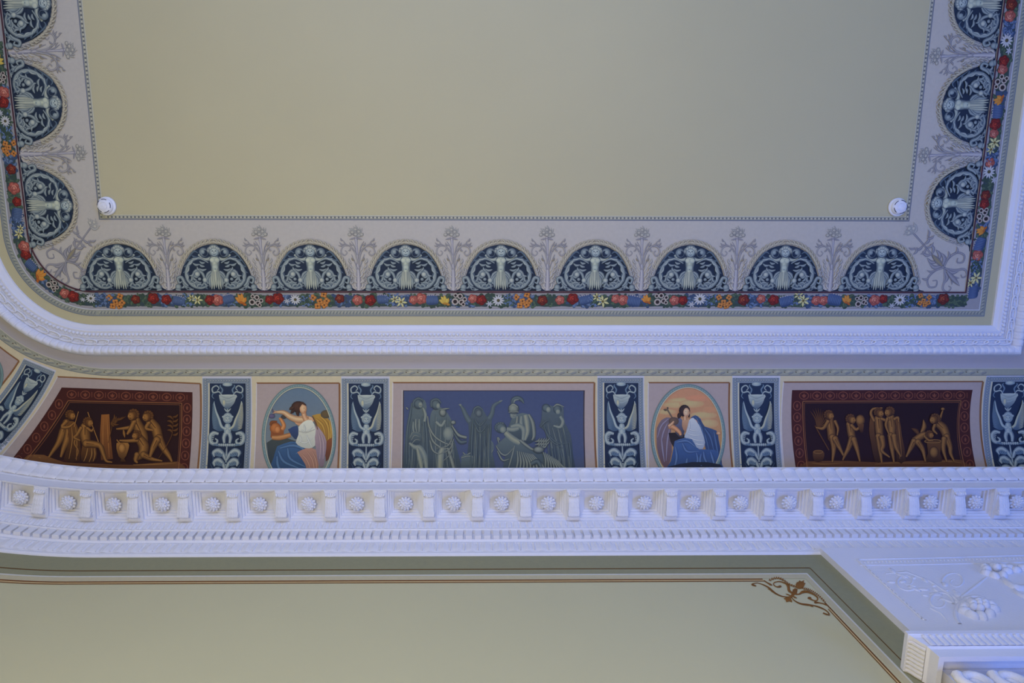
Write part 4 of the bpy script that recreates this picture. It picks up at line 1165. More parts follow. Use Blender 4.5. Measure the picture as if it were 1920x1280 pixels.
def f2(q):
    q.poly([(425,420),(440,360),(500,330),(560,380),(600,470),(600,560),(640,690),(650,860),(430,860),(420,620)],FM,FD,smooth=2)
    drape(q,(440,590),(440,640),400,850,9,-10,2)
    folds(q,[[(408,400),(420,480),(470,560),(560,610),(600,600)],[(420,500),(450,590),(520,640),(570,640)],[(425,580),(450,660),(510,690)]],20,FD,FL)
    q.disc(562,530,40,52,FL,FM); q.stroke([(520,640),(505,700),(500,850)],[40,52,40],FM,FH); q.stroke([(560,640),(585,720),(620,850)],[24,36,26],FD,FL); folds(q,[[(600,540),(560,620),(470,640)],[(605,570),(570,650),(480,690)],[(600,600),(580,680),(520,740)]],13,FD,FL)
    q.disc(470,312,34,40,FM,FD); q.disc(487,322,15,22,FL,FM); q.stroke([(435,330),(440,285),(480,272),(510,300)],[12,18,18,8],FD,FM)
    q.disc(522,372,27,32,FL,FD); q.leaf((500,350),(575,340),16,FD,FL); q.stroke([(470,440),(510,470),(540,430)],[22,24,16],FM,FL)
    q.stroke([(590,470),(640,540),(700,560)],[12,26,26],FD,FL); q.stroke([(600,520),(650,590),(700,590)],[10,30,20],FD,FM); q.disc(600,446,20,16,FL,FD)
fig('mourner',f2,o,cm)
def f3(q):
    q.poly([(730,400),(748,355),(785,332),(822,350),(850,400),(888,430),(884,600),(890,860),(706,860),(718,560),(712,440)],(72,84,94),(46,58,72),smooth=2)
    q.stroke([(724,440),(698,400),(676,350),(655,318)],[46,38,30,18],(60,72,84),FM); q.stroke([(868,420),(890,380),(905,320),(955,288)],[40,34,28,16],(60,72,84),FM)
    for dx,dy in ((-16,-8),(-8,-14),(4,-12)): q.leaf((655,322),(655+dx,318+dy),7,FM,FL); q.leaf((945,292),(955-dx,284+dy*.3),7,FM,FL)
    q.disc(792,378,26,30,(96,106,110),(52,62,76)); q.stroke([(750,380),(760,345),(790,330),(822,352)],[14,20,20,10],FD,FM); drape(q,(735,880),(715,885),450,850,9,4,3)
    folds(q,[[(760,420),(800,470),(850,420)],[(755,450),(800,520),(860,460)],[(750,420),(740,560),(730,800)],[(780,540),(775,660),(770,820)],[(830,520),(840,660),(850,820)],[(880,460),(870,600),(870,800)]],16,FD,FM)
fig('mourner',f3,o,cm)
def f4(q):
    q.poly([(660,700),(690,680),(770,700),(772,740),(740,760),(740,860),(655,860)],FM,FD); q.stroke([(660,712),(712,700),(770,712)],12,FD,FL); q.leaf((700,690),(740,670),14,FD,FL); q.leaf((690,690),(670,668),12,FD,FL)
    q.poly([(856,600),(876,578),(898,600),(905,640),(895,680),(912,760),(912,860),(840,860),(850,740),(842,660)],FM,FD,smooth=2); q.stroke([(872,600),(876,660),(870,760)],[16,26,20],FM,FL); q.stroke([(850,650),(876,680),(900,650)],8,FD,FL)
fig('altar_urn',f4,o,cm)
def f5(q):
    q.poly([(1016,470),(1050,400),(1120,375),(1180,400),(1205,480),(1215,580),(1130,610),(1060,560),(1010,500)],FM,FD,smooth=2)
    q.stroke([(1165,385),(1195,450),(1205,540),(1190,580)],[20,34,30,12],FD,FL); q.stroke([(1080,400),(1075,450),(1060,480)],[20,26,14],FD,FL); q.stroke([(1110,400),(1108,450),(1120,490)],[16,26,14],FM,FL)
    q.stroke([(1140,390),(1150,450),(1155,520),(1135,580)],[36,38,30,20],FM,FH); q.stroke([(1030,480),(1085,470),(1125,500),(1120,590)],[24,36,34,20],FM,FL)
    q.disc(1050,390,26,30,FL,FM); q.disc(1052,345,42,42,FL,FD); q.stroke([(1014,372),(1050,362),(1090,370)],[8,14,8],FD,FL); q.stroke([(1020,330),(1050,310),(1084,332)],[6,12,6],FM,FH)
    q.stroke([(1040,306),(1046,276),(1078,262),(1112,276),(1130,304)],[14,26,34,28,6],FD,FM); q.stroke([(1052,300),(1062,280),(1090,274)],[8,14,6],FM,FL); q.stroke([(1042,396),(1060,398)],3,FD)
fig('soldier',f5,o,cm)
def f6(q):
    q.poly([(1010,540),(1070,560),(1180,640),(1300,680),(1380,720),(1450,860),(1000,860),(990,700),(920,640),(940,600)],FM,FD,smooth=2)
    q.disc(956,486,44,42,FM,FD); q.disc(972,500,24,26,FL,FM); 
    for i in range(7): t=i*0.42+2.6; q.disc(956+38*math.cos(t),484+34*math.sin(t),11,9,FM,FD,n=8)
    q.stroke([(990,520),(1020,550),(1060,580),(1100,600)],[40,46,50,40],FM,FH); q.stroke([(1000,495),(1050,500),(1090,490)],[30,34,24],FM,FL)
    q.stroke([(1100,580),(1150,620),(1200,650),(1260,640)],[26,28,22,16],FD,FL)
    folds(q,[[(920,620),(960,680),(1000,690),(1050,640)],[(930,660),(970,730),(1020,720)],[(940,600),(935,560),(950,580)],[(1060,620),(1040,700),(1010,800)]],18,FD,FL)
    for i in range(9): q.stroke([(1080+i*14,660+i*3),(1085+i*22,730+i*4),(1075+i*26,790+i*2)],[10,22,14],FD,FL)
    for i in range(14): q.leaf((1210+i%5*16,590+(i//5)*24),(1250+(i%5)*18,560+(i//5)*22),15,FD,FL,0.2)
    for i in range(8): q.stroke([(1270+i*16,660+i*10),(1290+i*18,720+i*8),(1290+i*22,790)],[8,20,12],FD,FL)
    q.disc(1240,650,42,26,FL,FD); q.stroke([(1180,760),(1230,740),(1260,790)],[30,40,20],FD,FM)
fig('fallen_warrior',f6,o,cm)
def f7(q):
    q.poly([(1245,470),(1262,420),(1268,340),(1300,310),(1360,330),(1420,318),(1428,400),(1440,460),(1480,540),(1496,680),(1505,860),(1330,860),(1325,600),(1290,520)],(74,86,96),(44,56,72),smooth=2)
    q.disc(1296,338,32,32,FM,FD); q.disc(1312,350,18,22,FL,FM); q.disc(1380,348,32,34,FM,FD); q.disc(1384,366,18,20,FL,FM); q.stroke([(1350,330),(1380,312),(1430,330)],[8,18,6],FD,FL); drape(q,(1275,1430),(1335,1495),430,850,9,12,4)
    q.stroke([(1400,400),(1420,440),(1400,480),(1350,470)],[22,26,22,12],FM,FL)
    folds(q,[[(1270,420),(1300,520),(1380,600),(1470,600)],[(1275,470),(1330,580),(1420,640)],[(1340,640),(1350,740),(1360,830)],[(1400,640),(1420,740),(1430,830)],[(1470,600),(1480,700),(1485,830)],[(1250,480),(1290,440),(1320,430)]],16,FD,FM)
fig('mourner',f7,o,cm)
# ---- brown panels
TD=(46,24,12); TM=(92,58,26); TL_=(138,96,48); TH=(158,114,62)
def brown_border(o,L,R,iL,iR,nt,nsd):
    ident=lambda x,y,h:covemap(x,y,h)
    g=Art(STEP); g.h=0.0009; nx=30
    sidequad(g,L,R,0,1,0,BE,nx,24,(56,22,20),(62,26,20))
    g.h+=STEP; sidequad(g,iL,iR,0,1,0,BE,nx,24,(30,10,14),(38,14,14)); pb_(g,'ground',o,ident)
    q=Art(0); q.h=0.0016
    mid=lambda A,B,t:tuple((A[k]+B[k])/2 for k in (0,1))
    cT0=mid(L[0],iL[0],0); cT1=mid(R[0],iR[0],0)
    C1=(104,58,44)
    for i in range(nt):
        t=(i+0.5)/nt; x=cT0[0]+(cT1[0]-cT0[0])*t; y=cT0[1]+(cT1[1]-cT0[1])*t
        q.ring(x,y,8.6,7,1.5,C1,n=14); q.leaf((x,y+4),(x,y-4),4,C1); q.leaf((x,y+4),(x-4,y-2),2.4,C1); q.leaf((x,y+4),(x+4,y-2),2.4,C1)
        q.stroke([(x+12.5,y-5),(x+12.5,y+5)],1.2,C1,n=2)
    for i in range(nsd):
        b=(i+0.9)/nsd
        for A_,B_ in ((L,iL),(R,iR)):
            m_=mid(quadcurve(*A_,b),quadcurve(*B_,b),0); q.ring(m_[0],m_[1],7,8.4,1.5,C1,n=14); q.leaf((m_[0],m_[1]+4),(m_[0],m_[1]-4),4,C1)
    G=(124,80,50)
    q.h=0.0020
    for d in (0,3.0):
        top=[(iL[0][0]+d+(iR[0][0]-iL[0][0]-2*d)*i/30, iL[0][1]+d+(iR[0][1]-iL[0][1])*i/30) for i in range(31)]
        q.stroke(top,1.3,G if d==0 else (92,54,36),n=1)
        for A_,sg in ((iL,1),(iR,-1)): q.stroke([(quadcurve(*A_,BE*i/24)[0]+sg*d,quadcurve(*A_,BE*i/24)[1]+d) for i in range(25)],1.4,G if d==0 else (92,54,36),n=1)
    stuff(pb_(q,'border_ornament',o,ident))
def limb(q,pts,w):
    for p_,r_ in ((pts[0],w[0]/2),(pts[-1],w[-1]/2)): q.disc(p_[0],p_[1],r_,r_*1.05,TL_,TD,n=14)
    q.stroke(pts,w,TD,TL_,n=4)
    if len(pts)>2 and w[0]>48:      # modelling of chest and thigh
        q.stroke(pts[:2],[w[0]*.12,w[1]*.06],TM,TD,n=4)
def head(q,x,y,r,fx=0):
    q.disc(x,y,r*0.95,r*1.05,TM,TD); q.disc(x+fx*r*0.35,y+r*0.2,r*0.58,r*0.72,TL_,TM)
    for i in range(6):
        a_=math.pi*(0.85+0.17*i) if fx>=0 else math.pi*(1.3+0.17*i)
        q.disc(x-fx*r*0.15+r*0.78*math.cos(a_),y-r*0.1+r*0.78*math.sin(a_),r*0.34,r*0.3,TM,TD,n=8)
    q.disc(x+fx*r*0.5,y+r*0.1,r*0.1,r*0.07,TD,TD,n=6); q.stroke([(x+fx*r*.3,y+r*.6),(x+fx*r*.6,y+r*.58)],r*0.1,TD,n=2); q.stroke([(x+fx*r*.7,y+r*.05),(x+fx*r*.85,y+r*.32)],r*0.12,TH,n=2)
o=panel('brown_picture','dark red-brown painted panel of figures round an urn, left corner')
frame(o,[(108,706),(62,780),(-14,874)],[(376,719),(376.5,798),(371,879)])
brown_border(o,[(116,726),(74,792),(20,864)],[(361,735),(360,806),(355,880)],[(128,751),(90,810),(46,866)],[(341,755.5),(340,815),(335,879)],9,6)
cm=crop(0,640,4)
fig('ground_line',lambda q:(q.poly([(215,850),(330,850),(480,905),(700,915),(1000,925),(1335,900),(1330,990),(700,1010),(180,930)],(104,68,36),(70,40,24),smooth=2,sub=1),folds(q,[[(240,850),(400,900),(640,935)],[(700,930),(900,940),(1150,935)],[(1000,925),(1200,920),(1320,910)]],12,(80,50,28),(136,96,52))),o,cm)
def g1(q):
    limb(q,[(500,610),(475,680),(440,760),(400,820),(370,865)],[60,66,44,30,18]); limb(q,[(520,640),(510,720),(480,800),(460,860)],[60,60,40,20])
    q.poly([(500,600),(560,600),(590,660),(600,720),(600,895),(480,885),(520,760)],TM,TD,smooth=2)
    folds(q,[[(540,640),(545,740),(520,880)],[(570,640),(580,760),(575,890)],[(590,700),(560,760),(590,820),(570,880)]],16,TD,TL_)
    limb(q,[(500,600),(470,640),(520,640),(560,610)],[34,30,24,14]); q.stroke([(592,525),(570,600),(560,640)],6,TM,TH); head(q,535,552,36,1)
fig('standing_figure',g1,o,cm)
def g2(q):
    q.poly([(620,780),(700,770),(730,840),(700,905),(610,890)],TM,TD,smooth=2); folds(q,[[(660,800),(650,850),(630,900)],[(690,800),(690,850),(670,905)],[(710,800),(715,850),(700,900)]],12,TD,TH)
    limb(q,[(640,640),(640,700),(650,760)],[70,86,70]); limb(q,[(650,765),(710,770),(755,785),(780,850),(800,895),(840,905)],[60,54,44,34,22,12]); limb(q,[(610,650),(580,700),(560,720),(600,740)],[30,28,22,14])
    q.stroke([(662,528),(700,640),(742,752)],7,TM,TH); limb(q,[(660,650),(690,670),(705,650)],[26,22,12]); head(q,668,605,36,1)
fig('seated_figure',g2,o,cm)
def g3(q):
    q.poly([(762,548),(822,545),(830,700),(850,880),(760,890),(752,700)],(126,78,36),(84,48,24)); folds(q,[[(780,560),(775,700),(775,870)],[(806,560),(812,700),(822,870)]],14,(92,54,26),(146,96,48))
    for i in range(7): q.leaf((840,600),(860+18*(i%3),545+22*i*0.7),20,TD,TM,0.2)
    for x,y in ((900,570),(930,562),(950,560)): q.leaf((850,590),(x,y),14,TD,TM,0.1)
    q.stroke([(850,600),(835,680),(815,760)],[8,6,4],TD,TM)
fig('tree_trunk',g3,o,cm)
def g4(q):
    limb(q,[(1020,600),(1060,680),(1080,740),(1060,800)],[80,90,70,40]); limb(q,[(1000,640),(940,650),(880,655)],[34,28,14]); limb(q,[(1010,600),(980,660),(960,690)],[40,36,20]); head(q,1000,550,42,-1)
    q.leaf((930,660),(940,720),24,TD,TL_)
fig('pouring_figure',g4,o,cm)
def g5(q):
    limb(q,[(1040,720),(1080,780),(1070,840),(1020,880)],[70,84,70,40]); limb(q,[(1080,850),(1140,880),(1215,895)],[56,34,14]); limb(q,[(1030,850),(1020,890),(1030,905)],[44,30,20]); limb(q,[(1030,740),(970,745),(905,742)],[34,28,16]); head(q,1026,702,34,-1)
    q.poly([(880,760),(965,760),(970,800),(950,860),(935,880),(950,900),(905,900),(915,880),(895,860),(878,800)],TL_,TD,smooth=2); q.stroke([(880,735),(900,760)],[10,16],TD,TL_); q.disc(920,800,28,40,TH,TM)
fig('kneeling_figure',g5,o,cm)
def g6(q):
    limb(q,[(1130,600),(1170,650),(1190,720)],[70,80,74]); limb(q,[(1195,730),(1230,800),(1265,850),(1290,895)],[70,50,40,20]); limb(q,[(1180,740),(1150,800),(1130,860)],[60,44,24]); limb(q,[(1120,610),(1100,650),(1150,665)],[34,30,16]); head(q,1110,560,40,-1)
    q.stroke([(1195,875),(1260,770),(1295,690),(1305,560)],[5,6,6,4],TD,TM)
    for i in range(9): q.leaf((1300,700-i*17),(1300+(-1)**i*42,680-i*17),20,TD,TM,0.2)
fig('leaning_figure',g6,o,cm)
o=panel('brown_picture','dark red-brown painted panel of dancing figures and a smith, right side')
frame(o,[(1469,716),(1465,795),(1470,876)],[(1843,715),(1838,794),(1849,874)])
brown_border(o,[(1485,731),(1484,800),(1491.5,875)],[(1823.5,730.5),(1818.5,797),(1829,873)],[(1505,752),(1506.5,812),(1513,875)],[(1801.5,751),(1797.5,810),(1808,873)],13,6)
cm=crop(1440,680,4)
fig('ground_line',lambda q:(q.poly([(290,740),(420,735),(600,735),(800,745),(1100,735),(1400,725),(1470,745),(1480,830),(290,830)],(92,58,32),(58,32,22),smooth=2,sub=1),folds(q,[[(320,750),(420,760),(560,750)],[(800,760),(950,750),(1200,755)],[(1200,750),(1350,740),(1450,750)]],10,(80,50,28),(128,90,50))),o,cm)
def h1(q):
    for i in range(9): t=-1.9+i*0.22; q.leaf((365,485),(365+150*math.cos(t-0.25)*0.62,485+150*math.sin(t-0.25)),10,TD,TM,0.1)
    q.stroke([(350,470),(400,560),(455,655)],10,TD,TM); limb(q,[(460,430),(470,500),(475,560)],[60,66,64]); limb(q,[(480,560),(490,640),(480,740)],[56,40,16]); limb(q,[(500,570),(530,630),(560,690)],[50,34,18]); limb(q,[(445,440),(410,490),(360,485)],[32,28,14]); limb(q,[(500,440),(520,490),(515,540)],[26,22,12]); head(q,456,392,36,1)
fig('standing_figure',h1,o,cm)
fig('basket',lambda q:(q.poly([(335,665),(410,660),(420,700),(400,740),(350,740),(335,700)],TM,TD,smooth=2),q.ring(375,668,34,12,8,TD,TL_)),o,cm)
def h2(q):
    limb(q,[(610,460),(620,520),(630,570)],[56,62,56]); limb(q,[(625,570),(600,640),(575,690),(560,725)],[50,38,26,14]); limb(q,[(640,575),(665,650),(685,735)],[48,34,16]); limb(q,[(625,470),(660,500),(700,460)],[30,26,14]); q.disc(688,430,36,44,TL_,TD); q.poly([(665,460),(715,460),(710,520),(690,525)],TM,TD); head(q,620,422,36,1)
fig('carrying_figure',h2,o,cm)
def h3(q):
    q.poly([(765,400),(790,400),(800,560),(850,720),(800,740),(770,600),(755,500)],TM,TD,smooth=2)
    limb(q,[(825,420),(830,490),(835,550)],[64,66,56]); limb(q,[(825,550),(835,640),(850,745)],[50,38,16]); limb(q,[(850,560),(860,620),(850,660),(905,705)],[46,36,28,14]); limb(q,[(790,430),(768,380),(785,345),(850,338)],[26,24,20,12]); limb(q,[(850,420),(880,430),(910,420)],[26,24,16]); head(q,830,374,35,1)
fig('dancing_figure',h3,o,cm)
def h4(q):
    q.poly([(950,410),(985,440),(1000,540),(1030,730),(960,735),(960,560)],TM,TD,smooth=2); folds(q,[[(975,450),(985,560),(1000,700)],[(960,560),(975,640),(985,720)]],12,TD,TL_)
    limb(q,[(915,410),(925,480),(925,540)],[64,68,58]); limb(q,[(915,545),(925,640),(940,740)],[50,38,16]); limb(q,[(940,550),(955,630),(990,700)],[46,34,14]); limb(q,[(890,420),(880,470),(905,540)],[26,24,12]); limb(q,[(945,420),(970,410),(975,440)],[26,22,12]); head(q,903,366,36,-1)
fig('dancing_figure',h4,o,cm)
def h5(q):
    q.leaf((1140,530),(1162,425),40,TD,TL_,0.15); q.leaf((1130,540),(1072,490),36,TD,TM,0.1); limb(q,[(1195,535),(1150,545),(1100,580)],[44,56,56]); limb(q,[(1090,590),(1065,640),(1035,700)],[50,38,16]); limb(q,[(1120,595),(1155,650),(1175,735)],[50,36,16]); limb(q,[(1170,550),(1200,580),(1230,580)],[24,20,12]); head(q,1208,538,30,1)
fig('winged_figure',h5,o,cm)
def h6(q):
    limb(q,[(1265,450),(1310,490),(1335,550)],[60,70,60]); limb(q,[(1335,555),(1360,630),(1365,680),(1390,735)],[52,40,30,14]); limb(q,[(1315,570),(1310,650),(1335,740)],[44,34,14]); limb(q,[(1250,455),(1235,500),(1260,530)],[28,26,14]); limb(q,[(1275,440),(1290,400),(1305,355)],[24,20,12]); q.disc(1305,345,16,12,TL_,TD); head(q,1242,420,38,-1)
fig('smith_figure',h6,o,cm)
fig('stump',lambda q:(q.poly([(1185,590),(1290,590),(1285,680),(1300,740),(1180,740),(1195,680)],TM,TD,smooth=2),q.ring(1232,588,62,12,10,TD,TL_),q.disc(1240,670,36,46,TL_,TD)),o,cm)
# ---- ovals
def oval(o,mapper,cx,cy,rx,ry,sky,sky2,w):
    q=Art(STEP); q.h=0.0009
    n=48; E=[(cx+rx*math.cos(2*math.pi*i/n),cy+ry*math.sin(2*math.pi*i/n)) for i in range(n)]
    keep=lambda pts:[p for p in pts]
    ymax=cy+ry*0.86
    E2=[(x,min(y,ymax)) for x,y in E]
    q.poly(E2,sky,sky2,sub=2); pb_(q,'sky',o,mapper)
    q=Art(STEP); q.h=0.0045
    arc=[(cx+rx*math.cos(math.radians(a)),cy+ry*math.sin(math.radians(a))) for a in range(-242,63,4)]
    q.stroke(arc,w,(72,98,108),(112,134,138),n=1); q.stroke([(cx+(x-cx)*0.955,cy+(y-cy)*0.97) for x,y in arc],w*0.22,(168,166,150),n=1)
    pb_(q,'oval_border',o,mapper)
    q=Art(0); q.h=0.0052
    for i in range(0,len(arc)-1):
        x,y=arc[i]; q.disc(x,y,w*0.28,w*0.28,(146,160,160),(80,104,114),n=6,rings=1)
    stuff(pb_(q,'border_beads',o,mapper))
SK=(196,158,128); SKD=(140,96,70)
o=panel('oval_picture','oval painting of a woman in white and blue with a child and gold wing')
frame(o,[(481,718),(480,798),(476.5,878)],[(636.5,718),(636.5,798),(634,878)])
cm=crop(360,680,4); oval(o,cm,803,560,266,388,(86,106,130),(112,116,112),26)
def o1(q):
    q.poly([(560,600),(640,560),(790,590),(830,700),(800,860),(600,860),(575,720)],(58,66,68),(40,50,62),smooth=2)
    q.poly([(900,395),(980,380),(1030,430),(1050,520),(1040,640),(1000,700),(980,560),(930,470)],(158,124,58),(110,72,40),smooth=2)
    folds(q,[[(960,400),(1010,450),(1030,540),(1010,640)],[(930,420),(980,470),(1000,540)],[(1030,430),(1045,520),(1030,640)]],26,(108,76,38),(176,142,70))
    q.disc(1005,385,40,32,(92,76,52),(70,66,60)); q.poly([(1000,600),(1050,560),(1040,680),(1005,740)],(120,72,44),(84,50,40),smooth=2)
fig('wing',o1,o,cm,0.0014)
def o2(q):
    q.disc(600,400,26,18,(92,84,120),(60,64,84)); q.leaf((620,390),(600,340),14,(58,58,80),(84,84,110)); q.disc(690,405,22,16,(64,60,60),(52,54,60))
    q.poly([(590,560),(600,470),(640,450),(680,490),(690,530),(650,560)],(150,92,52),(110,62,38),smooth=2); q.stroke([(676,500),(690,470),(672,430),(656,412)],[34,32,26,14],(132,82,50),(190,132,84)); q.disc(626,490,42,44,(168,104,58),(112,62,36)); q.disc(642,500,22,26,(182,122,76),(140,84,50))
    q.stroke([(600,560),(660,560),(740,540)],[30,40,34],(120,78,48),(176,126,82)); q.stroke([(590,470),(600,445),(640,440)],[16,24,12],(84,46,30),(120,70,40))
fig('child',o2,o,cm,0.0018)
def o3(q):
    q.poly([(720,500),(790,470),(810,560),(770,570)],(48,66,108),(44,56,84),smooth=2)
    q.poly([(640,625),(740,590),(830,600),(870,640),(850,700),(880,860),(590,860),(610,720)],(56,86,124),(36,58,92),smooth=2)
    folds(q,[[(660,640),(760,620),(840,650),(780,680)],[(650,660),(690,740),(800,790)],[(640,700),(650,780),(700,840)],[(720,640),(740,720),(850,780)]],30,(36,56,88),(80,112,150))
    q.poly([(790,670),(860,640),(930,650),(950,740),(940,860),(880,860),(850,760)],(156,118,104),(124,90,82),smooth=2)
    folds(q,[[(820,680),(870,740),(900,840)],[(860,660),(905,730),(925,840)],[(900,660),(930,730),(940,830)]],16,(112,78,70),(176,138,120))
    q.poly([(930,460),(980,520),(1010,590),(1000,700),(985,780),(950,760),(930,640),(920,540)],(150,132,142),(112,98,112),smooth=2); folds(q,[[(945,500),(965,600),(960,720)],[(975,540),(990,620),(985,720)]],18,(104,90,104),(164,146,152))
    q.poly([(800,480),(840,440),(900,430),(930,500),(922,560),(925,620),(880,642),(820,630),(780,596),(800,540)],(192,194,186),(160,164,158),smooth=2)
    folds(q,[[(820,500),(860,520),(910,480)],[(800,580),(850,600),(910,560)],[(810,540),(820,580),(800,600)],[(860,540),(880,590),(900,630)],[(840,460),(850,500),(830,530)]],14,(134,138,140),(204,204,194))
    q.stroke([(800,512),(860,520),(925,498)],[8,10,6],(124,128,130),(180,180,170))
fig('robe',o3,o,cm,0.0022)
def o4(q):
    q.poly([(800,400),(860,395),(920,420),(900,450),(850,480),(800,470),(770,440)],SK,(164,122,94),smooth=2)
    q.stroke([(880,425),(800,425),(740,405),(690,372),(630,368)],[46,52,44,34,16],SKD,(208,168,134)); q.leaf((640,368),(606,378),10,SKD,SK); q.leaf((640,364),(610,360),8,SKD,SK)
    q.stroke([(838,360),(845,400),(860,430)],[36,36,46],SKD,SK)
    q.disc(800,330,54,44,(72,48,38),(40,28,28)); q.leaf((770,330),(730,350),30,(40,28,28),(76,52,40)); q.leaf((770,350),(740,380),24,(40,28,28),(66,44,36)); q.leaf((790,360),(800,400),26,(40,28,28),(66,44,36))
    q.disc(836,344,27,38,(206,164,132),(158,112,84)); q.stroke([(806,330),(826,300),(858,318)],[12,20,8],(40,28,28),(74,50,38)); q.stroke([(838,338),(846,340)],3,(70,46,40)); q.stroke([(852,345),(856,356)],4,(160,112,88)); q.stroke([(842,366),(854,366)],3.5,(150,74,64))
    q.stroke([(905,400),(930,450),(945,500)],[8,10,6],(92,66,54))
fig('woman',o4,o,cm,0.0032)
o=panel('oval_picture','oval painting of a seated dark-haired woman in blue before an orange sky')
frame(o,[(1215.5,717),(1215,797),(1216,877)],[(1367.5,717),(1367.5,797),(1373,877)])
cm=crop(1100,680,4.5725); oval(o,cm,868,625,305,428,(172,124,98),(150,124,82),30)
def p1(q):
    for x,y,rx,ry in ((820,330,130,34),(760,360,110,30),(900,350,110,36),(1000,450,120,34),(1040,520,90,40),(690,420,80,26)): q.disc(x,y,rx,ry,(168,152,112),(168,132,100),n=18)
    q.disc(960,300,120,30,(180,124,96),(172,124,98)); q.disc(1060,400,70,30,(176,128,96),(168,128,98))
fig('clouds',p1,o,cm,0.0013)
def p2(q):
    q.poly([(600,560),(640,490),(720,470),(720,620),(730,760),(690,900),(640,860),(600,720)],(104,92,104),(92,72,80),smooth=2)
    folds(q,[[(700,480),(640,540),(605,640)],[(690,520),(650,620),(640,740)],[(710,560),(690,680),(680,840)],[(640,640),(650,740),(665,850)]],22,(82,70,84),(134,128,148))
    q.poly([(700,600),(820,600),(850,660),(740,720)],(36,30,32),(44,38,42),smooth=2); q.poly([(740,480),(800,470),(840,540),(820,640),(760,600)],(92,96,124),(56,52,60),smooth=2)
    q.stroke([(690,400),(720,450),(745,490)],[14,12,10],(70,60,56),(104,92,84)); q.leaf((690,405),(655,400),20,(64,56,52),(92,82,72)); q.leaf((690,400),(694,376),18,(64,56,52),(92,82,72)); q.disc(745,500,44,36,(96,78,66),(74,62,62))
fig('drapery',p2,o,cm,0.0018)
def p3(q):
    q.poly([(890,470),(930,448),(975,480),(1010,545),(1110,580),(1130,660),(1150,780),(1150,930),(1040,800),(1000,660),(960,560)],(58,78,116),(36,50,84),smooth=2)
    folds(q,[[(930,460),(980,530),(1020,640),(1050,760)],[(1010,560),(1060,640),(1090,760)],[(1090,590),(1110,700),(1130,820)],[(950,490),(990,580),(1010,680)]],30,(32,44,74),(74,98,138))
    q.poly([(752,670),(830,645),(920,660),(960,740),(1100,745),(1140,830),(1150,980),(690,980),(720,840),(740,740)],(62,88,134),(40,58,96),smooth=2)
    folds(q,[[(770,680),(860,670),(930,720)],[(760,720),(770,820),(740,930)],[(820,690),(860,760),(960,760)],[(860,820),(850,880),(820,960)],[(940,770),(950,840),(920,900)],[(1000,760),(1010,820),(1040,880)],[(1060,760),(1080,830),(1100,900)],[(980,780),(970,840),(990,900)]],30,(36,52,88),(88,114,156))
    q.poly([(700,890),(900,850),(1140,870),(1150,980),(690,980)],(34,40,56),(30,34,48),smooth=2)
    q.poly([(876,490),(910,470),(960,530),(985,590),(1012,680),(990,738),(940,725),(900,655),(835,640),(850,590)],(170,176,186),(136,146,164),smooth=2)
    folds(q,[[(870,520),(880,570),(960,585)],[(860,600),(910,620),(990,620)],[(880,640),(930,660),(1000,670)],[(880,500),(875,560),(850,610)],[(930,690),(960,700),(1000,700)]],16,(112,122,142),(190,194,200))
fig('robe',p3,o,cm,0.0022)
def p4(q):
    q.poly([(820,470),(860,470),(880,500),(870,560),(840,590),(815,540)],(176,140,112),(140,104,84),smooth=2); q.disc(918,520,32,40,(206,166,150),(170,124,106))
    q.stroke([(700,545),(740,550),(790,590),(805,620)],[40,40,32,20],SKD,(192,142,106)); q.stroke([(700,545),(730,520),(745,500)],[28,24,14],SKD,SK)
    q.disc(836,410,48,52,(56,42,42),(30,24,28)); q.leaf((800,420),(784,480),36,(30,24,28),(60,46,44)); q.leaf((870,420),(876,470),20,(30,24,28),(52,40,40))
    q.disc(852,424,27,40,(208,172,146),(160,120,98)); q.stroke([(820,410),(840,372),(880,392)],[12,22,8],(32,26,28),(62,48,46)); q.stroke([(842,416),(852,417)],3,(60,44,42)); q.stroke([(864,418),(870,418)],3,(60,44,42)); q.stroke([(862,422),(866,438)],4,(170,126,104)); q.stroke([(852,450),(866,449)],3.5,(150,84,76))
    q.stroke([(840,456),(842,490)],[30,38],SKD,SK); 
fig('woman',p4,o,cm,0.0034)
fig('hand',lambda q:q.disc(1130,603,22,14,SK,SKD),o,cm,0.0034)
o=panel('oval_picture','oval painting mostly cut off by the left edge beside the corner pilaster')
ident=lambda x,y,h:covemap(x,y,h)
q=Art(STEP); q.h=0.0006; q.poly([(36,676),(12,659),(-14,640),(-90,700),(-60,790),(-2,728)],MV,sub=3); pb_(q,'field',o,ident)
q=Art(STEP); q.h=0.0010; q.stroke([(-14,639),(12,659.5),(36,676.5)],2.6,BRD,BR); q.stroke([(36,676.5),(20,700),(-4,730),(-40,770)],3.2,BRD,BR); pb_(q,'frame_line',o,ident)
q=Art(STEP); q.h=0.0012; q.disc(-52,704,55,52,(96,116,124),(88,104,112),n=28,rings=4); pb_(q,'sky',o,ident)
q=Art(STEP); q.h=0.0020; q.ring(-52,704,57,54,4.5,(72,98,108),(112,134,138),a0=-120,a1=100); pb_(q,'oval_border',o,ident)
# ================================================================== painted wall panel
def wp(art,name): return art.build(name, wallmap, wall_front)
xs=[-60+i*20 for i in range(80)]
def ln(y, x1, sk=0.0012): return [(x, y-(x-890)*sk*1.0 if False else y) for x in xs if x<x1-10]+[(x1,y)]
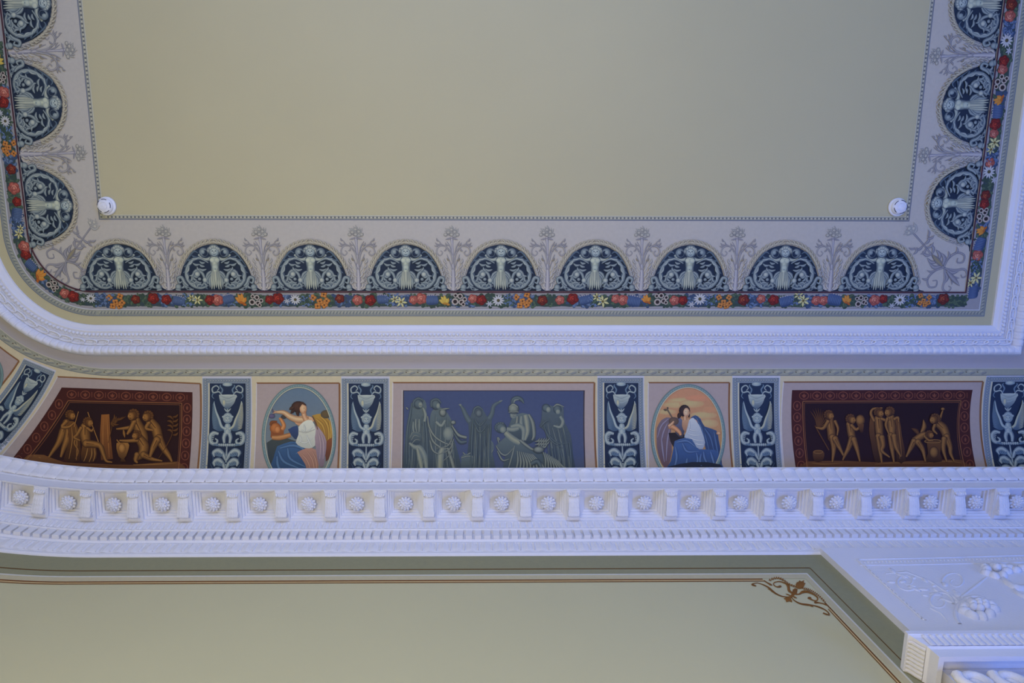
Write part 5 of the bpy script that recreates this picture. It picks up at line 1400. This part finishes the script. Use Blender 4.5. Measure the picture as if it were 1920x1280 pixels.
# rows of the painted lines are level on the wall, so take heights from the image centre
def rowpx(y):
    Z=YW/uv(890,y)[1]; return Z
def wrow(art, y, w_px, X1, col):
    Z=rowpx(y); c=pig(col); hw=w_px*0.5*(rowpx(y)-rowpx(y+1))
    pts=[];n=70
    for i in range(n+1):
        s=-X1+(3.2+X1)*i/n if True else 0
        pts.append(s)
    v=[]
    for s in pts:
        for z in (Z+hw,Z-hw): v.append((s,z))
    art.add(v,[(2*i,2*i+1,2*i+3,2*i+2) for i in range(n)],[c]*len(v))
def warc(s,z,h):
    x,y,t=along(s,h+0.0005); return W(x,y,z)
def xcol(px,py): u,v=uv(px,py); return u*YW/v
XO=XF; XB_=xcol(1600,1147); XW=xcol(1605,1171); XG=xcol(1620,1208)
ZB=0.6                             # how far down the painted panel is carried
def wcol(art,X,w_m,ztop,col): c=pig(col); art.add([(-X-w_m/2,ztop),(-X+w_m/2,ztop),(-X+w_m/2,ZB),(-X-w_m/2,ZB)],[(0,1,2,3)],[c]*4)
GRN=(120,121,104)
a=Art(); a.h=0.0002
zt=3.15; zg=rowpx(1077); c=pig(GRN)
n=70; pts=[]
for i in range(n+1):
    s=-XO+(3.2+XO)*i/n; pts += [(s,zt),(s,zg)]
a.add(pts,[(2*i,2*i+1,2*i+3,2*i+2) for i in range(n)],[c]*len(pts))
a.add([(-XO,zg),(-XW,zg),(-XW,ZB),(-XO,ZB)],[(0,1,2,3)],[c]*4)
a.build('green_border', warc, wall_front)
a=Art(); a.h=0.0007
BL=(82,58,26)
wrow(a,1067.2,1.7,XB_,BL); wcol(a,XB_,0.0052,rowpx(1067),BL); a.build('brown_line', warc, wall_front)
a=Art(); a.h=0.0008; wrow(a,1078,2.2,XW,(170,172,178)); wcol(a,XW,0.0085,rowpx(1077),(170,172,178)); a.build('white_line', warc, wall_front)
a=Art(); a.h=0.0006
wrow(a,1083,8,XW+0.0,(160,155,138)); wcol(a,XW-0.017,0.028,rowpx(1079),(160,155,138)); a.build('cream_strip', warc, wall_front)
GO=(92,56,22); GL2=(168,150,118)
xg1=xcol(1432,1088)
a=Art(); a.h=0.0009
for y,w_,c_ in ((1088,2.2,GO),(1090,1.8,GL2),(1091.8,1.3,(102,68,40))): wrow(a,y,w_,xg1,c_)
zc_=rowpx(1133)
for dx,w_,c_ in ((0.0,0.0075,GO),(-0.0065,0.006,GL2),(-0.0125,0.0042,(102,68,40))): wcol(a,XG+dx,w_,zc_-(0.0 if dx==0 else 0.05),c_)
a.build('gold_line', warc, wall_front)
# ---- scrolling ornament in the panel corner
ORN=tag(empty('painted_corner_ornament', W(1.3,YW,2.8)), 'brown scrolling leaf ornament at the corner of the cream wall panel', 'ornament')
ow=lambda x,y,h: wallmap(1380+x/9.6,1060+y/9.6,h+0.0012)
def op(q,name):
    o=q.build(name,ow,ORN); o.matrix_parent_inverse=Matrix.Translation(W(1.3,YW,2.8)).inverted()
B0=(102,66,26); B1_=(116,78,34)
q=Art()
q.stroke([(500,272),(560,310),(620,345),(655,360)],[20,20,34,8],B0); q.stroke([(1640,720),(1580,695),(1500,675),(1430,668),(1405,660)],[22,18,20,40,8],B0)
q.stroke([(380,315),(480,345),(580,395),(640,450),(720,510),(820,555),(920,570),(985,560)],[10,18,26,36,26,20,18,14],B0); q.stroke([(390,315),(330,325),(285,345),(330,362),(365,375)],[12,16,26,30,12],B0)
q.stroke([(1000,580),(1060,640),(1160,690),(1280,710),(1400,725),(1500,755),(1600,800),(1670,860),(1690,905)],[14,18,26,34,18,26,18,16,10],B0); q.stroke([(1680,900),(1620,880),(1565,858)],[14,26,20],B0); q.stroke([(1665,860),(1660,890)],[16,10],B0)
q.leaf((660,470),(565,425),20,B0,B1_,0.1); q.leaf((1300,710),(1400,755),20,B0,B1_)
op(q,'vine')
q=Art()
q.stroke([(1010,500),(955,450),(940,370),(880,320),(780,292),(690,310),(680,350),(730,385),(790,385)],[30,50,50,24,20,18,18,18,38],B0,B1_)
q.stroke([(1040,510),(1130,520),(1200,480),(1300,480),(1410,530),(1470,590),(1450,635),(1390,630),(1320,590)],[30,24,50,40,26,24,22,18,40],B0,B1_)
q.disc(1322,588,34,22,B0,B0); q.disc(792,380,28,20,B0,B0)
op(q,'scroll')
q=Art()
for x1,y1,w_ in ((1100,300,70),(1150,270,70),(1225,270,70),(1250,320,70),(1230,370,60),(1090,360,50)): q.leaf((1110,415),(x1,y1),w_,B0,B1_)
q.poly([(1095,410),(1090,320),(1150,280),(1230,310),(1200,370),(1120,410)],B0,B1_)
q.poly([(1020,440),(1060,415),(1110,430),(1100,490),(1030,560),(985,600),(1010,640),(1010,665),(960,650),(905,665),(890,620),(855,600),(920,575),(985,545),(1010,490)],B0,B1_)
q.leaf((985,545),(890,515),20,B0,B1_); q.leaf((1020,560),(1100,595),26,B0,B1_); q.leaf((1010,590),(1050,640),18,B0,B1_)
op(q,'palmette')
q=Art()
for i in range(12):
    t=i/11; x=600+440*t; y=285-70*math.sin(math.pi*min(1,t*1.15+0.12))+95*t*t
    q.leaf((x-10,y+16),(x+8,y-22),24,B0,B1_,0.2); q.leaf((x+14,y+22),(x+34,y-4),20,B0,B1_,0.2)
for i in range(13):
    t=i/12; x=1200+370*t; y=410+40*t+200*t*t
    q.leaf((x-8,y+18),(x+12,y-12),24,B0,B1_,0.2); q.leaf((x+14,y+34),(x+38,y+14),20,B0,B1_,0.2)
op(q,'leaf_sprig')
